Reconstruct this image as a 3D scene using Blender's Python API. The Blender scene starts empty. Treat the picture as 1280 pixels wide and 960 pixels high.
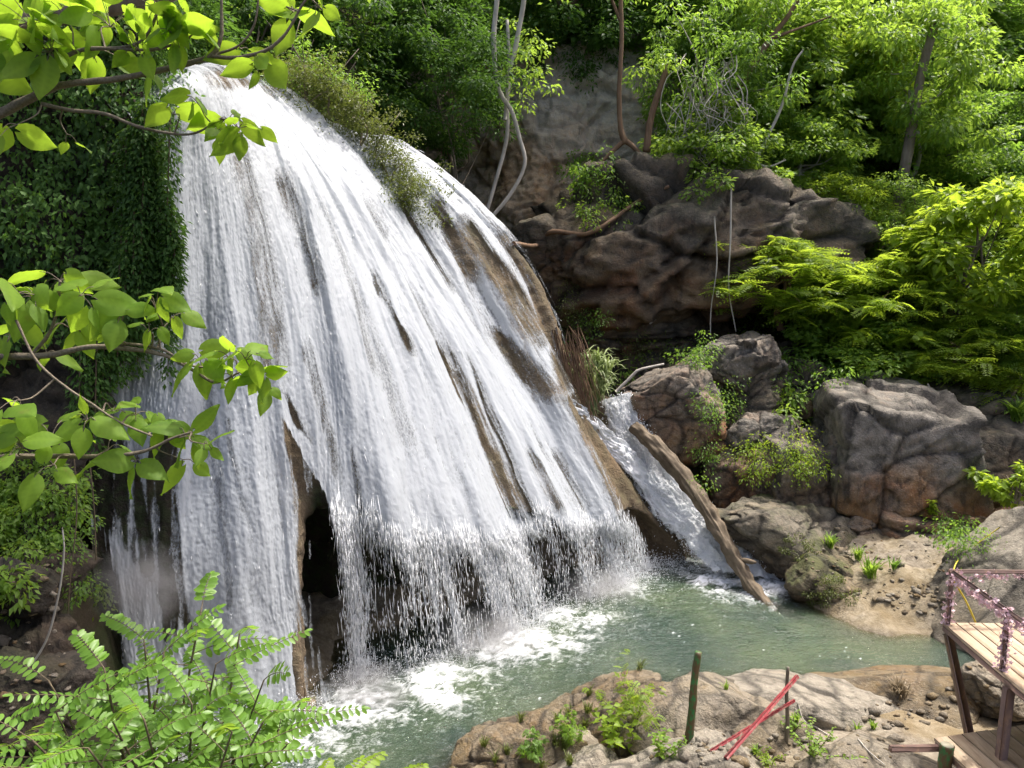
import bpy, bmesh, math, random
import numpy as np
from mathutils import Vector
from mathutils.bvhtree import BVHTree

sc = bpy.context.scene
COL = sc.collection
R = math.radians
rng = np.random.default_rng(7)
random.seed(7)

# ------------------------------------------------------------------ camera
W, H, F = 1280.0, 960.0, 967.0
CAMZ, PITCH = 7.5, R(8.0)
cp, sp = math.cos(PITCH), math.sin(PITCH)
cam = bpy.data.cameras.new("camera")
cam.sensor_width = 36.0
cam.lens = 36.0 * F / W
cam.clip_end = 500
cam.clip_start = 0.05
co = bpy.data.objects.new("camera", cam)
co.location = (0, 0, CAMZ)
co.rotation_euler = (R(90) - PITCH, 0, 0)
COL.objects.link(co)
sc.camera = co


def ray(px, py):
    x, y = (px - 640) / F, (480 - py) / F
    return np.array([x, cp + y * sp, -sp + y * cp])


def at(px, py, Y):
    d = ray(px, py)
    p = d * (Y / d[1])
    return np.array([p[0], p[1], p[2] + CAMZ])


def atz(px, py, z):
    d = ray(px, py)
    p = d * ((z - CAMZ) / d[2])
    return np.array([p[0], p[1], p[2] + CAMZ])


def proj(P):
    x, y, z = P[..., 0], P[..., 1], P[..., 2] - CAMZ
    dep = y * cp - z * sp
    up = y * sp + z * cp
    return 640 + F * x / dep, 480 - F * up / dep


def mpp(Y, py=480):            # metres per photo pixel at that distance
    return Y * 1.02 / F


# ------------------------------------------------------------------ noise
_g = np.random.default_rng(3)
_G = _g.normal(size=(512, 3)).astype(np.float32)
_G /= np.linalg.norm(_G, axis=1)[:, None]
_Pm = _g.permutation(512)


def perlin(p):
    p = np.asarray(p, dtype=np.float32)
    sh = p.shape[:-1]
    p = p.reshape(-1, 3)
    i = np.floor(p).astype(np.int64)
    f = p - i
    w = f * f * f * (f * (f * 6 - 15) + 10)
    out = np.zeros(len(p), np.float32)
    for dx in (0, 1):
        wx = w[:, 0] if dx else 1 - w[:, 0]
        for dy in (0, 1):
            wy = w[:, 1] if dy else 1 - w[:, 1]
            for dz in (0, 1):
                wz = w[:, 2] if dz else 1 - w[:, 2]
                h = _Pm[(_Pm[(_Pm[(i[:, 0] + dx) & 511] + i[:, 1] + dy) & 511] + i[:, 2] + dz) & 511]
                g = _G[h]
                d = f - np.array([dx, dy, dz], np.float32)
                out += wx * wy * wz * (g * d).sum(1)
    return (out * 1.5).reshape(sh)


def fbm(p, octs=4, gain=0.5):
    p = np.asarray(p, dtype=np.float32)
    s, a = 0, 1.0
    for k in range(octs):
        s = s + a * perlin(p * (2.03 ** k) + 17.3 * k)
        a *= gain
    return s


def ridged(p, octs=4):
    p = np.asarray(p, dtype=np.float32)
    s, a = 0, 1.0
    for k in range(octs):
        s = s + a * (1 - np.abs(perlin(p * (2.03 ** k) + 9.1 * k)) * 2)
        a *= 0.5
    return s


_cells = _g.uniform(size=(512, 5)).astype(np.float32)


def facet(p, seed=0.0):
    """fractured stone: every Voronoi cell is a block with its own offset and tilt.
    returns (offset about -1..1, crack 0 at joints .. 1 inside, cell value 0..1)"""
    p = np.asarray(p, np.float32); sh = p.shape[:-1]; p = p.reshape(-1, 3)
    i = np.floor(p).astype(np.int64); s = int(seed * 13)
    d1 = np.full(len(p), 1e9, np.float32); d2 = d1.copy(); off = np.zeros(len(p), np.float32); val = off.copy()
    for dx in (-1, 0, 1):
        for dy in (-1, 0, 1):
            for dz in (-1, 0, 1):
                c = i + [dx, dy, dz]
                h = _Pm[(_Pm[(_Pm[(c[:, 0] + s) & 511] + c[:, 1]) & 511] + c[:, 2]) & 511]
                f = c + _cells[h, :3]
                v = p - f
                d = (v * v).sum(1)
                n = d < d1
                d2 = np.where(n, d1, np.minimum(d2, d))
                o = _cells[h, 3] * 1.2 - 0.6 + (v * _G[h]).sum(1) * 1.5
                off = np.where(n, o, off); val = np.where(n, _cells[h, 4], val); d1 = np.where(n, d, d1)
    cr = sstep(0.0, 0.12, np.sqrt(d2) - np.sqrt(d1))
    return off.reshape(sh), cr.reshape(sh), val.reshape(sh)


def crag(P, size, seed=0.0, bed=(1.0, 1.0, 1.6), tilt=0.35):
    """two sizes of fracture in world space, bedding tilted; displacement in units of the block size"""
    P = np.asarray(P, float)
    c, s = math.cos(tilt), math.sin(tilt)
    Q = np.stack([P[..., 0] * c + P[..., 2] * s, P[..., 1], -P[..., 0] * s + P[..., 2] * c], -1) * np.array(bed)
    W_ = np.stack([perlin(P * 1.1 / size + k * 31.7 + seed) for k in range(3)], -1)
    o1, c1, v1 = facet(Q / size + 0.22 * W_, seed)
    o2, c2, v2 = facet(Q / (size * 0.36) + 0.3 * W_, seed + 3)
    o3, c3, v3 = facet(Q / (size * 0.13) + 0.3 * W_, seed + 5)
    d = 0.20 * o1 - 0.10 * (1 - c1) + 0.075 * o2 - 0.035 * (1 - c2) + 0.026 * o3 - 0.008 * (1 - c3)
    jt = np.maximum((1 - c1), 0.65 * (1 - c2))
    return d * size, 0.55 * v1 + 0.45 * v2, jt


def sstep(a, b, x):
    t = np.clip((x - a) / (b - a), 0, 1)
    return t * t * (3 - 2 * t)


def stack(*a):
    return np.stack(np.broadcast_arrays(*a), -1)


# ------------------------------------------------------------------ objects
def mesh_obj(name, V, Fc, mat=None, parent=None, smooth=True, attrs=None):
    """Fc: one (M,3) or (M,4) array, or a list of such arrays."""
    V = np.asarray(V, np.float32).reshape(-1, 3)
    if not isinstance(Fc, (list, tuple)):
        Fc = [Fc]
    Fc = [np.asarray(f, np.int32) for f in Fc if len(f)]
    me = bpy.data.meshes.new(name)
    me.vertices.add(len(V))
    me.vertices.foreach_set("co", V.ravel())
    nl = sum(f.size for f in Fc)
    npoly = sum(len(f) for f in Fc)
    me.loops.add(nl)
    me.polygons.add(npoly)
    me.loops.foreach_set("vertex_index", np.concatenate([f.ravel() for f in Fc]))
    tot = np.concatenate([np.full(len(f), f.shape[1], np.int32) for f in Fc])
    st = np.concatenate([[0], np.cumsum(tot)[:-1]]).astype(np.int32)
    me.polygons.foreach_set("loop_start", st)
    if smooth:
        me.polygons.foreach_set("use_smooth", np.ones(npoly, bool))
    for k, a in (attrs or {}).items():
        at_ = me.attributes.new(k, "FLOAT", "POINT")
        at_.data.foreach_set("value", np.asarray(a, np.float32).ravel())
    me.update(calc_edges=True)
    me.validate()
    if mat:
        me.materials.append(mat)
    o = bpy.data.objects.new(name, me)
    COL.objects.link(o)
    if parent:
        o.parent = parent
        o.matrix_parent_inverse.identity()
    return o


def tag(o, label=None, cat=None, group=None, kind=None):
    if label: o["label"] = label
    if cat: o["category"] = cat
    if group: o["group"] = group
    if kind: o["kind"] = kind
    return o


def empty(name, loc, label, cat, group=None):
    o = bpy.data.objects.new(name, None)
    o.empty_display_size = 0.2
    o.location = tuple(float(v) for v in loc)
    COL.objects.link(o)
    return tag(o, label, cat, group)


def grid_faces(nu, nv, close=False):
    a = np.arange(nu * nv).reshape(nu, nv)
    if close:
        a = np.vstack([a, a[:1]])
    return np.stack([a[:-1, :-1], a[1:, :-1], a[1:, 1:], a[:-1, 1:]], -1).reshape(-1, 4)


class MB:
    """collects pieces that become ONE mesh object"""
    def __init__(self):
        self.V, self.T, self.Q, self.n, self.A = [], [], [], 0, []

    def add(self, V, Fc, attr=None):
        V = np.asarray(V, np.float32).reshape(-1, 3)
        Fc = np.asarray(Fc, np.int64)
        self.V.append(V)
        (self.T if Fc.shape[1] == 3 else self.Q).append(Fc + self.n)
        self.A.append(np.broadcast_to(np.asarray(0.5 if attr is None else attr, np.float32), (len(V),)))
        self.n += len(V)

    def tube(self, pts, rad, sides=8, attr=None, wob=0.0, caps=True, groove=0.0):
        pts = np.asarray(pts, float)
        n = len(pts)
        rad = np.broadcast_to(np.asarray(rad, float), (n,)) if np.ndim(rad) == 0 or len(np.atleast_1d(rad)) == n else np.interp(np.linspace(0, 1, n), np.linspace(0, 1, len(rad)), rad)
        t = np.gradient(pts, axis=0)
        t /= np.linalg.norm(t, axis=1)[:, None] + 1e-9
        up = np.array([0, 0, 1.0]) if abs(t[0][2]) < 0.9 else np.array([1.0, 0, 0])
        a = np.cross(t, up); a /= np.linalg.norm(a, axis=1)[:, None] + 1e-9
        b = np.cross(a, t)
        ang = np.linspace(0, 2 * np.pi, sides, endpoint=False)
        rr = rad[:, None] * np.ones(sides)[None]
        if wob:
            q = stack(np.cos(ang)[None] * 1.3 + 0 * rr, np.sin(ang)[None] * 1.3 + 0 * rr, np.arange(n)[:, None] * 0.35 + pts[0, 0])
            rr = rr * (1 + wob * perlin(q))
        if groove:
            q = stack(np.cos(ang)[None] * 4.0 + 0 * rr, np.sin(ang)[None] * 4.0 + 0 * rr, np.arange(n)[:, None] * 0.07 + 5)
            rr = rr * (1 - groove * np.abs(perlin(q)) * 1.6)
        V = pts[:, None] + rr[..., None] * (np.cos(ang)[None, :, None] * a[:, None] + np.sin(ang)[None, :, None] * b[:, None])
        idx = np.arange(n * sides).reshape(n, sides)
        nx = np.roll(idx, -1, 1)
        Q = np.stack([idx[:-1], nx[:-1], nx[1:], idx[1:]], -1).reshape(-1, 4)
        V = V.reshape(-1, 3)
        base = self.n
        self.add(V, Q, attr)
        if caps:
            for row, p in ((idx[0], pts[0]), (idx[-1], pts[-1])):
                self.V.append(np.asarray([p], np.float32))
                self.A.append(np.broadcast_to(np.float32(0.5 if attr is None else attr), (1,)))
                c = self.n; self.n += 1
                self.T.append(np.stack([row + base, np.roll(row, -1) + base, np.full(sides, c)], -1))
        return self

    def box(self, c, ex, ey, ez, attr=None, bev=0.006):
        """box with centre c and half axes ex, ey, ez (vectors), chamfered"""
        c, ex, ey, ez = (np.asarray(v, float) for v in (c, ex, ey, ez))
        L = [np.linalg.norm(v) for v in (ex, ey, ez)]
        k = [max(0.0, 1 - bev / max(l, 1e-6)) for l in L]
        V, ids = [], {}
        for sx in (-1, 1):
            for sy in (-1, 1):
                for sz in (-1, 1):
                    for ax in range(3):
                        f = [k[0], k[1], k[2]]
                        f[ax] = 1
                        ids[(sx, sy, sz, ax)] = len(V)
                        V.append(c + ex * sx * f[0] + ey * sy * f[1] + ez * sz * f[2])
        Q, T = [], []
        for ax in range(3):
            o1, o2 = [q for q in range(3) if q != ax]
            for s in (-1, 1):
                q = []
                for (p1, p2) in ((-1, -1), (1, -1), (1, 1), (-1, 1)):
                    sg = [0, 0, 0]; sg[ax] = s; sg[o1] = p1; sg[o2] = p2
                    q.append(ids[(*sg, ax)])
                Q.append(q)
            for s1 in (-1, 1):           # chamfers along axis ax
                for s2 in (-1, 1):
                    q = []
                    for s, a_ in ((-1, o1), (1, o1), (1, o2), (-1, o2)):
                        sg = [0, 0, 0]; sg[ax] = s; sg[o1] = s1; sg[o2] = s2
                        q.append(ids[(*sg, a_)])
                    Q.append(q)
        for sx in (-1, 1):
            for sy in (-1, 1):
                for sz in (-1, 1):
                    T.append([ids[(sx, sy, sz, a_)] for a_ in range(3)])
        b = self.n
        self.add(V, Q, attr)
        self.T.append(np.asarray(T) + b)
        return self

    def leaves(self, C, D, U, L, Wd, tint, fold=0.25, droop=0.15):
        """N leaves, each two triangles folded on the midrib: C base, D tip direction, U up normal"""
        C, D, U = (np.asarray(v, np.float32) for v in (C, D, U))
        D = D / (np.linalg.norm(D, axis=1)[:, None] + 1e-9)
        S = np.cross(D, U); S /= np.linalg.norm(S, axis=1)[:, None] + 1e-9
        N = np.cross(S, D)
        L = np.asarray(L, np.float32)[:, None]; Wd = np.asarray(Wd, np.float32)[:, None]
        mid = C + D * L * 0.42
        V = np.stack([C, mid + S * Wd + N * Wd * fold, C + D * L - N * L * droop, mid - S * Wd + N * Wd * fold], 1).reshape(-1, 3)
        n = len(C); i = np.arange(n) * 4
        T = np.concatenate([np.stack([i, i + 1, i + 2], -1), np.stack([i, i + 2, i + 3], -1)])
        self.add(V, T, np.repeat(np.asarray(tint, np.float32), 4))
        return self

    def build(self, name, mat, parent=None, smooth=True, attr="tint"):
        V = np.concatenate(self.V)
        Fc = []
        if self.Q: Fc.append(np.concatenate(self.Q))
        if self.T: Fc.append(np.concatenate(self.T))
        if parent is not None:
            V = V - np.asarray(parent.location, np.float32)
        return mesh_obj(name, V, Fc, mat, parent, smooth, {attr: np.concatenate(self.A)})


def spline(pts, n):
    """Catmull-Rom through pts, n samples"""
    P = np.asarray(pts, float)
    k = len(P)
    t = np.linspace(0, k - 1, n)
    return cr_eval(P, t)


def cr_eval(P, t):
    k = len(P)
    E = np.concatenate([[2 * P[0] - P[1]], P, [2 * P[-1] - P[-2]]])
    i = np.clip(np.floor(t).astype(int), 0, k - 2)
    f = (t - i).reshape((-1,) + (1,) * (P.ndim - 1))
    p0, p1, p2, p3 = E[i], E[i + 1], E[i + 2], E[i + 3]
    return 0.5 * (2 * p1 + (p2 - p0) * f + (2 * p0 - 5 * p1 + 4 * p2 - p3) * f ** 2 + (3 * p1 - p0 - 3 * p2 + p3) * f ** 3)


def surf_eval(ctrl, nu, nv):
    """ctrl (a,b,3) -> (nu,nv,3) dense surface"""
    ctrl = np.asarray(ctrl, float)
    a, b = ctrl.shape[:2]
    A = cr_eval(ctrl, np.linspace(0, a - 1, nu))            # (nu,b,3)
    B = cr_eval(np.swapaxes(A, 0, 1), np.linspace(0, b - 1, nv))
    return np.swapaxes(B, 0, 1)


def normals(Pg):
    du = np.gradient(Pg, axis=0); dv = np.gradient(Pg, axis=1)
    n = np.cross(du, dv)
    n /= np.linalg.norm(n, axis=-1)[..., None] + 1e-9
    return n


def seg_dist(px, py, poly):
    """distance in px from points to a polyline, and position 0..1 along it"""
    best = np.full(px.shape, 1e9); pos = np.zeros(px.shape)
    m = len(poly) - 1
    for k in range(m):
        ax, ay = poly[k][:2]; bx, by = poly[k + 1][:2]
        l2 = (bx - ax) ** 2 + (by - ay) ** 2 + 1e-9
        t = np.clip(((px - ax) * (bx - ax) + (py - ay) * (by - ay)) / l2, 0, 1)
        d = np.hypot(px - ax - t * (bx - ax), py - ay - t * (by - ay))
        u = d < best
        best = np.where(u, d, best); pos = np.where(u, (k + t) / m, pos)
    return best, pos


# ------------------------------------------------------------------ materials
class NT:
    def __init__(self, name):
        self.m = bpy.data.materials.new(name)
        self.m.use_nodes = True
        self.t = self.m.node_tree
        self.t.nodes.clear()
        self.out = self.t.nodes.new("ShaderNodeOutputMaterial")

    def n(self, typ, ins=None, **kw):
        nd = self.t.nodes.new(typ)
        for k, v in kw.items():
            setattr(nd, k, v)
        for k, v in (ins or {}).items():
            s = nd.inputs[k]
            if isinstance(v, bpy.types.NodeSocket):
                self.t.links.new(v, s)
            else:
                s.default_value = v
        return nd

    def attr(self, name):
        return self.n("ShaderNodeAttribute", attribute_name=name).outputs["Fac"]

    def noise(self, vec, scale, detail=4, rough=0.55, dist=0.0):
        return self.n("ShaderNodeTexNoise", {"Vector": vec, "Scale": scale, "Detail": detail, "Roughness": rough, "Distortion": dist}).outputs["Fac"]

    def ramp(self, fac, stops):
        nd = self.n("ShaderNodeValToRGB", {"Fac": fac})
        cr = nd.color_ramp
        while len(cr.elements) < len(stops): cr.elements.new(0.5)
        for e, (p, c) in zip(cr.elements, stops):
            e.position = p
            e.color = (*c, 1) if len(c) == 3 else c
        return nd.outputs["Color"]

    def val(self, fac, a, b, c=0.0, d=1.0):
        return self.n("ShaderNodeMapRange", {"Value": fac, "From Min": a, "From Max": b, "To Min": c, "To Max": d}).outputs["Result"]

    def mix(self, fac, a, b, mode="MIX"):
        nd = self.t.nodes.new("ShaderNodeMix")
        nd.data_type = "RGBA"; nd.blend_type = mode
        for idx, v in ((0, fac), (6, a), (7, b)):
            s = nd.inputs[idx]
            if isinstance(v, bpy.types.NodeSocket): self.t.links.new(v, s)
            elif idx == 0: s.default_value = v
            else: s.default_value = (*v, 1) if len(v) == 3 else v
        return nd.outputs[2]

    def math(self, op, a, b=0.0, clamp=False):
        nd = self.t.nodes.new("ShaderNodeMath"); nd.operation = op; nd.use_clamp = clamp
        for i, v in enumerate((a, b)):
            if isinstance(v, bpy.types.NodeSocket): self.t.links.new(v, nd.inputs[i])
            else: nd.inputs[i].default_value = v
        return nd.outputs[0]

    def pos(self, scale=(1, 1, 1)):
        g = self.n("ShaderNodeNewGeometry").outputs["Position"]
        if scale == (1, 1, 1): return g
        return self.n("ShaderNodeVectorMath", {0: g, 1: scale}, operation="MULTIPLY").outputs[0]

    def obj(self, scale=(1, 1, 1)):
        g = self.n("ShaderNodeTexCoord").outputs["Object"]
        if scale == (1, 1, 1): return g
        return self.n("ShaderNodeVectorMath", {0: g, 1: scale}, operation="MULTIPLY").outputs[0]

    def bump(self, h, strength=0.5, dist=0.05, normal=None):
        ins = {"Height": h, "Strength": strength, "Distance": dist}
        if normal: ins["Normal"] = normal
        return self.n("ShaderNodeBump", ins).outputs["Normal"]

    def done(self, shader):
        self.t.links.new(shader, self.out.inputs["Surface"])
        return self.m

    def pbsdf(self, color, rough=0.6, normal=None, spec=0.3, **kw):
        ins = {"Base Color": color if isinstance(color, bpy.types.NodeSocket) else (*color, 1), "Roughness": rough, "Specular IOR Level": spec}
        if normal: ins["Normal"] = normal
        ins.update(kw)
        return self.n("ShaderNodeBsdfPrincipled", ins).outputs["BSDF"]

    def mixs(self, fac, a, b):
        return self.n("ShaderNodeMixShader", {0: fac, 1: a, 2: b}).outputs[0]


def leaf_mat(name, dark, light, tr, tfac=0.35, rough=0.45, spec=0.35, vein=False):
    m = NT(name)
    t = m.attr("tint")
    col = m.mix(t, dark, light)
    trc = m.mix(t, tuple(c * 0.75 for c in tr), tr)
    nrm = None
    if vein:
        v = m.noise(m.obj(), 55, 3)
        col = m.mix(m.val(v, 0.35, 0.7, 0, 0.35), col, light)
        blem = m.noise(m.obj(), 26, 2)
        col = m.mix(m.val(blem, 0.66, 0.72, 0, 0.55), col, (0.16, 0.14, 0.04))
        nrm = m.bump(v, 0.25, 0.004)
    p = m.pbsdf(col, rough, nrm, spec)
    tl = m.n("ShaderNodeBsdfTranslucent", {"Color": trc}).outputs[0]
    return m.done(m.mixs(tfac, p, tl))


def wood_mat(name, c1, c2, scale=(6, 6, 1.2), rough=0.75, bump=0.5):
    m = NT(name)
    g = m.pos(scale)
    n1 = m.noise(g, 2.2, 6, 0.65)
    n2 = m.noise(m.pos(), 1.3, 3)
    col = m.mix(m.val(n1, 0.3, 0.7), c1, c2)
    col = m.mix(m.val(n2, 0.45, 0.75, 0, 0.5), col, tuple(c * 0.5 for c in c1))
    return m.done(m.pbsdf(col, rough, m.bump(n1, bump, 0.02), 0.2))


def rock_mat(name, grey, grey2, brown, rust, moss=0.0, bump=0.7, dark=(0.035, 0.033, 0.03), stain=0.6, mossc=(0.05, 0.065, 0.015)):
    """attribute tint: 0 grey weathered stone .. 1 fresh brown stone"""
    m = NT(name)
    P = m.pos()
    t = m.attr("tint")
    n1 = m.noise(P, 0.9, 6, 0.62, 0.4)
    n2 = m.noise(P, 4.5, 6, 0.65)
    n3 = m.noise(P, 22, 4, 0.65)
    n4 = m.noise(P, 70, 3, 0.7)
    cell, joint = m.attr("cell"), m.attr("joint")
    g = m.mix(m.math("ADD", m.val(n2, 0.36, 0.66, -0.1, 0.6), m.math("MULTIPLY", cell, 0.6), True), grey, grey2)
    b = m.mix(m.val(n1, 0.42, 0.62), brown, rust)
    f = m.math("ADD", t, m.val(n2, 0.25, 0.75, -0.35, 0.35), True)
    col = m.mix(f, g, b)
    # water stains run down the face
    s = m.noise(m.pos((1.6, 1.6, 0.28)), 1.5, 5, 0.7)
    col = m.mix(m.val(s, 0.53, 0.7, 0, stain), col, dark)
    col = m.mix(m.val(n3, 0.55, 0.8, 0, 0.35), col, tuple(min(1, c * 1.9 + 0.05) for c in grey2))
    if moss:
        nz = m.n("ShaderNodeSeparateXYZ", {0: m.n("ShaderNodeNewGeometry").outputs["Normal"]}).outputs[2]
        mf = m.math("MULTIPLY", m.val(nz, 0.1, 0.7), m.val(n1, 0.42, 0.6, 0, moss))
        col = m.mix(mf, col, mossc)
    wn = m.n("ShaderNodeTexNoise", {"Vector": P, "Scale": 0.7, "Detail": 5, "Roughness": 0.6}).outputs["Color"]
    wp = m.n("ShaderNodeVectorMath", {0: m.n("ShaderNodeVectorMath", {0: wn, 1: (2.6, 2.6, 2.6)}, operation="MULTIPLY").outputs[0], 1: m.pos((0.45, 0.45, 0.9))}, operation="ADD").outputs[0]
    col = m.mix(m.math("MULTIPLY", m.math("MULTIPLY", joint, 0.8), m.val(n3, 0.25, 0.5, 0.6, 1.0)), col, tuple(c * 0.6 for c in dark))
    wet = m.attr("wet")  # wet mossy colour that also paints in the deep shade of the cave
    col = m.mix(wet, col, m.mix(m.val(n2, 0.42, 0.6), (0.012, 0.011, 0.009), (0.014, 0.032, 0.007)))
    vor = m.n("ShaderNodeTexVoronoi", {"Vector": wp, "Scale": 0.75}, feature="DISTANCE_TO_EDGE").outputs["Distance"]
    crack = m.math("MAXIMUM", m.val(vor, 0.0, 0.02), m.val(m.noise(P, 1.7, 3), 0.5, 0.42))
    h = m.math("ADD", m.math("MULTIPLY", n2, 1.0), m.math("MULTIPLY", n3, 0.45))
    h = m.math("ADD", h, m.math("MULTIPLY", n4, 0.12))
    col = m.mix(m.val(n4, 0.4, 0.75, 0.0, 0.45), col, tuple(c * 0.45 for c in grey))
    h = m.math("ADD", h, m.math("MULTIPLY", crack, 0.12))
    col = m.mix(m.val(crack, 0, 1, 0.25, 0), col, dark)
    return m.done(m.pbsdf(col, 0.82, m.bump(h, bump, 0.12), 0.25))


MAT = {}
MAT["rock"] = rock_mat("grey_brown_rock", (0.12, 0.11, 0.094), (0.3, 0.275, 0.235), (0.27, 0.17, 0.09), (0.27, 0.115, 0.045), stain=0.85, bump=1.0)
MAT["rock_moss"] = rock_mat("mossy_rock", (0.13, 0.115, 0.085), (0.22, 0.2, 0.16), (0.2, 0.14, 0.075), (0.15, 0.1, 0.045), moss=0.8, stain=0.7)
MAT["rock_dark"] = rock_mat("dark_cliff_rock", (0.09, 0.08, 0.064), (0.21, 0.185, 0.145), (0.21, 0.15, 0.09), (0.19, 0.09, 0.04), moss=0.35, stain=0.85, bump=1.0)
MAT["rock_pale"] = rock_mat("pale_cliff_rock", (0.36, 0.34, 0.31), (0.56, 0.52, 0.45), (0.44, 0.33, 0.22), (0.42, 0.25, 0.13), stain=0.5, moss=0.2)
MAT["rock_near"] = rock_mat("pale_slab_rock", (0.165, 0.145, 0.115), (0.32, 0.295, 0.24), (0.15, 0.112, 0.056), (0.14, 0.085, 0.03), stain=0.4)
MAT["trav"] = rock_mat("travertine_rock", (0.13, 0.1, 0.068), (0.2, 0.16, 0.115), (0.16, 0.11, 0.06), (0.1, 0.07, 0.04), stain=0.6, moss=0.3, mossc=(0.035, 0.06, 0.012))
MAT["earth"] = rock_mat("earth_bank", (0.035, 0.03, 0.024), (0.085, 0.07, 0.055), (0.055, 0.038, 0.025), (0.045, 0.03, 0.02), stain=0.6, moss=0.25)
MAT["bark"] = wood_mat("bark", (0.13, 0.1, 0.075), (0.24, 0.2, 0.16), (5, 5, 1))
MAT["bark_pale"] = wood_mat("pale_bark", (0.3, 0.28, 0.24), (0.5, 0.47, 0.42), (4, 4, 1))
MAT["bark_brown"] = wood_mat("brown_bark", (0.12, 0.075, 0.045), (0.22, 0.14, 0.09), (5, 5, 1))
MAT["log"] = wood_mat("weathered_log", (0.085, 0.065, 0.042), (0.19, 0.15, 0.105), (2, 2, 2), 0.7, 0.9)
MAT["twig"] = wood_mat("twig", (0.07, 0.055, 0.035), (0.17, 0.13, 0.085), (20, 20, 20), 0.7, 0.3)
# tint: 0 dark .. 1 light, per leaf
MAT["leaf_dark"] = leaf_mat("dark_leaf", (0.026, 0.065, 0.016), (0.085, 0.17, 0.036), (0.17, 0.34, 0.04), 0.35, 0.55, 0.18)
MAT["leaf_mid"] = leaf_mat("green_leaf", (0.045, 0.1, 0.016), (0.13, 0.24, 0.04), (0.32, 0.54, 0.06), 0.5)
MAT["leaf_light"] = leaf_mat("light_leaf", (0.07, 0.14, 0.018), (0.18, 0.3, 0.045), (0.42, 0.62, 0.07), 0.52)
MAT["leaf_yellow"] = leaf_mat("yellow_green_leaf", (0.085, 0.15, 0.012), (0.2, 0.3, 0.03), (0.48, 0.64, 0.05), 0.55)
MAT["leaf_near"] = leaf_mat("near_leaf", (0.08, 0.16, 0.02), (0.17, 0.28, 0.035), (0.38, 0.58, 0.04), 0.55, 0.55, 0.22, vein=True)
MAT["leaf_frond"] = leaf_mat("frond_leaf", (0.055, 0.13, 0.02), (0.13, 0.25, 0.035), (0.36, 0.56, 0.05), 0.42, 0.4, 0.4)
MAT["reed"] = leaf_mat("reed_leaf", (0.12, 0.17, 0.06), (0.3, 0.36, 0.16), (0.3, 0.4, 0.1), 0.3)
MAT["moss"] = leaf_mat("olive_leaf", (0.045, 0.06, 0.012), (0.11, 0.135, 0.03), (0.2, 0.25, 0.04), 0.4)
MAT["dead"] = leaf_mat("dry_leaf", (0.13, 0.1, 0.06), (0.24, 0.19, 0.12), (0.18, 0.14, 0.08), 0.2)
# ================================================================== terrain
POOL_PX = [(230, 930), (330, 908), (395, 884), (420, 800), (560, 765), (700, 712), (830, 688), (900, 700), (985, 735), (1012, 756),
           (1075, 786), (1110, 794), (1180, 796), (1262, 806), (1240, 850), (1222, 882), (1140, 868), (1050, 860), (950, 857), (880, 858), (760, 864), (700, 888),
           (640, 918), (580, 946), (500, 990), (380, 1030), (200, 1030)]
POOL = np.array([atz(x, y, 0.0)[:2] for x, y in POOL_PX])


def pool_sd(x, y):
    """signed distance to the pool's shore, negative inside"""
    best = np.full(x.shape, 1e9); ins = np.zeros(x.shape, bool)
    n = len(POOL)
    for k in range(n):
        ax, ay = POOL[k]; bx, by = POOL[(k + 1) % n]
        l2 = (bx - ax) ** 2 + (by - ay) ** 2 + 1e-9
        t = np.clip(((x - ax) * (bx - ax) + (y - ay) * (by - ay)) / l2, 0, 1)
        best = np.minimum(best, np.hypot(x - ax - t * (bx - ax), y - ay - t * (by - ay)))
        c = ((ay > y) != (by > y)) & (x < (bx - ax) * (y - ay) / (by - ay + 1e-12) + ax)
        ins ^= c
    return np.where(ins, -best, best)


def softplus(x, k=1.0):
    return np.log1p(np.exp(np.clip(x * k, -40, 40))) / k


def ground_h(x, y, detail=True):
    x = np.asarray(x, float); y = np.asarray(y, float)
    sd = pool_sd(x, y)
    h = np.where(sd < 0, -1.4 * (1 - np.exp(sd / 0.9)), np.where(y < 13.2, 0.34, 0.95) * (1 - np.exp(-sd / 1.5)) + 0.05 * sd.clip(0, 6))
    wig = perlin(stack(x * 0.12, y * 0.12, 0 * x + 3.3))
    yb = 22.8 + 1.5 * wig + np.where(x > 9, (x - 9) * -0.12, 0)
    h = h + 1.18 * softplus(y - yb, 1.2) * (0.92 + 0.16 * perlin(stack(x * 0.09, y * 0.09, 0 * x)))
    lip = -6.9 + np.clip(y - 19.5, 0, 4) * 0.85
    pl = sstep(0.0, -1.2, x - lip) * sstep(13.3, 15.2, y)
    up = lambda h, v: np.where(v > 0.02, np.maximum(h, v), h)
    h = up(h, pl * (10.2 + 0.9 * softplus(y - 20, 1) + 0.6 * softplus(-10 - x, 1)))
    near = 0.72 * softplus(8.6 - y, 2)
    h = h + np.minimum(np.where(near > 0.02, near, 0), 5.6)
    # bank below the left cliff
    h = up(h, sstep(-5.6, -7.4, x) * sstep(14, 11.5, y) * 4.0)
    right = sstep(11.5, 16, x) * sstep(26, 17, y) * 5.0
    h = up(h, right)
    if detail:
        q = stack(x * 0.8, y * 0.8, h * 0.5)
        h = h + 0.16 * fbm(q, 4) * sstep(-0.6, 0.3, sd + 0.3) + 0.10 * fbm(q * 0.9 + 5, 3) * (sd < 0)
        h = h + (crag(stack(x, y, h), 0.8, 4.0)[0] * np.where(y < 13.2, 0.08, 0.45)) * sstep(-0.2, 0.6, sd) * sstep(24, 22, y)
    return h


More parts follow.
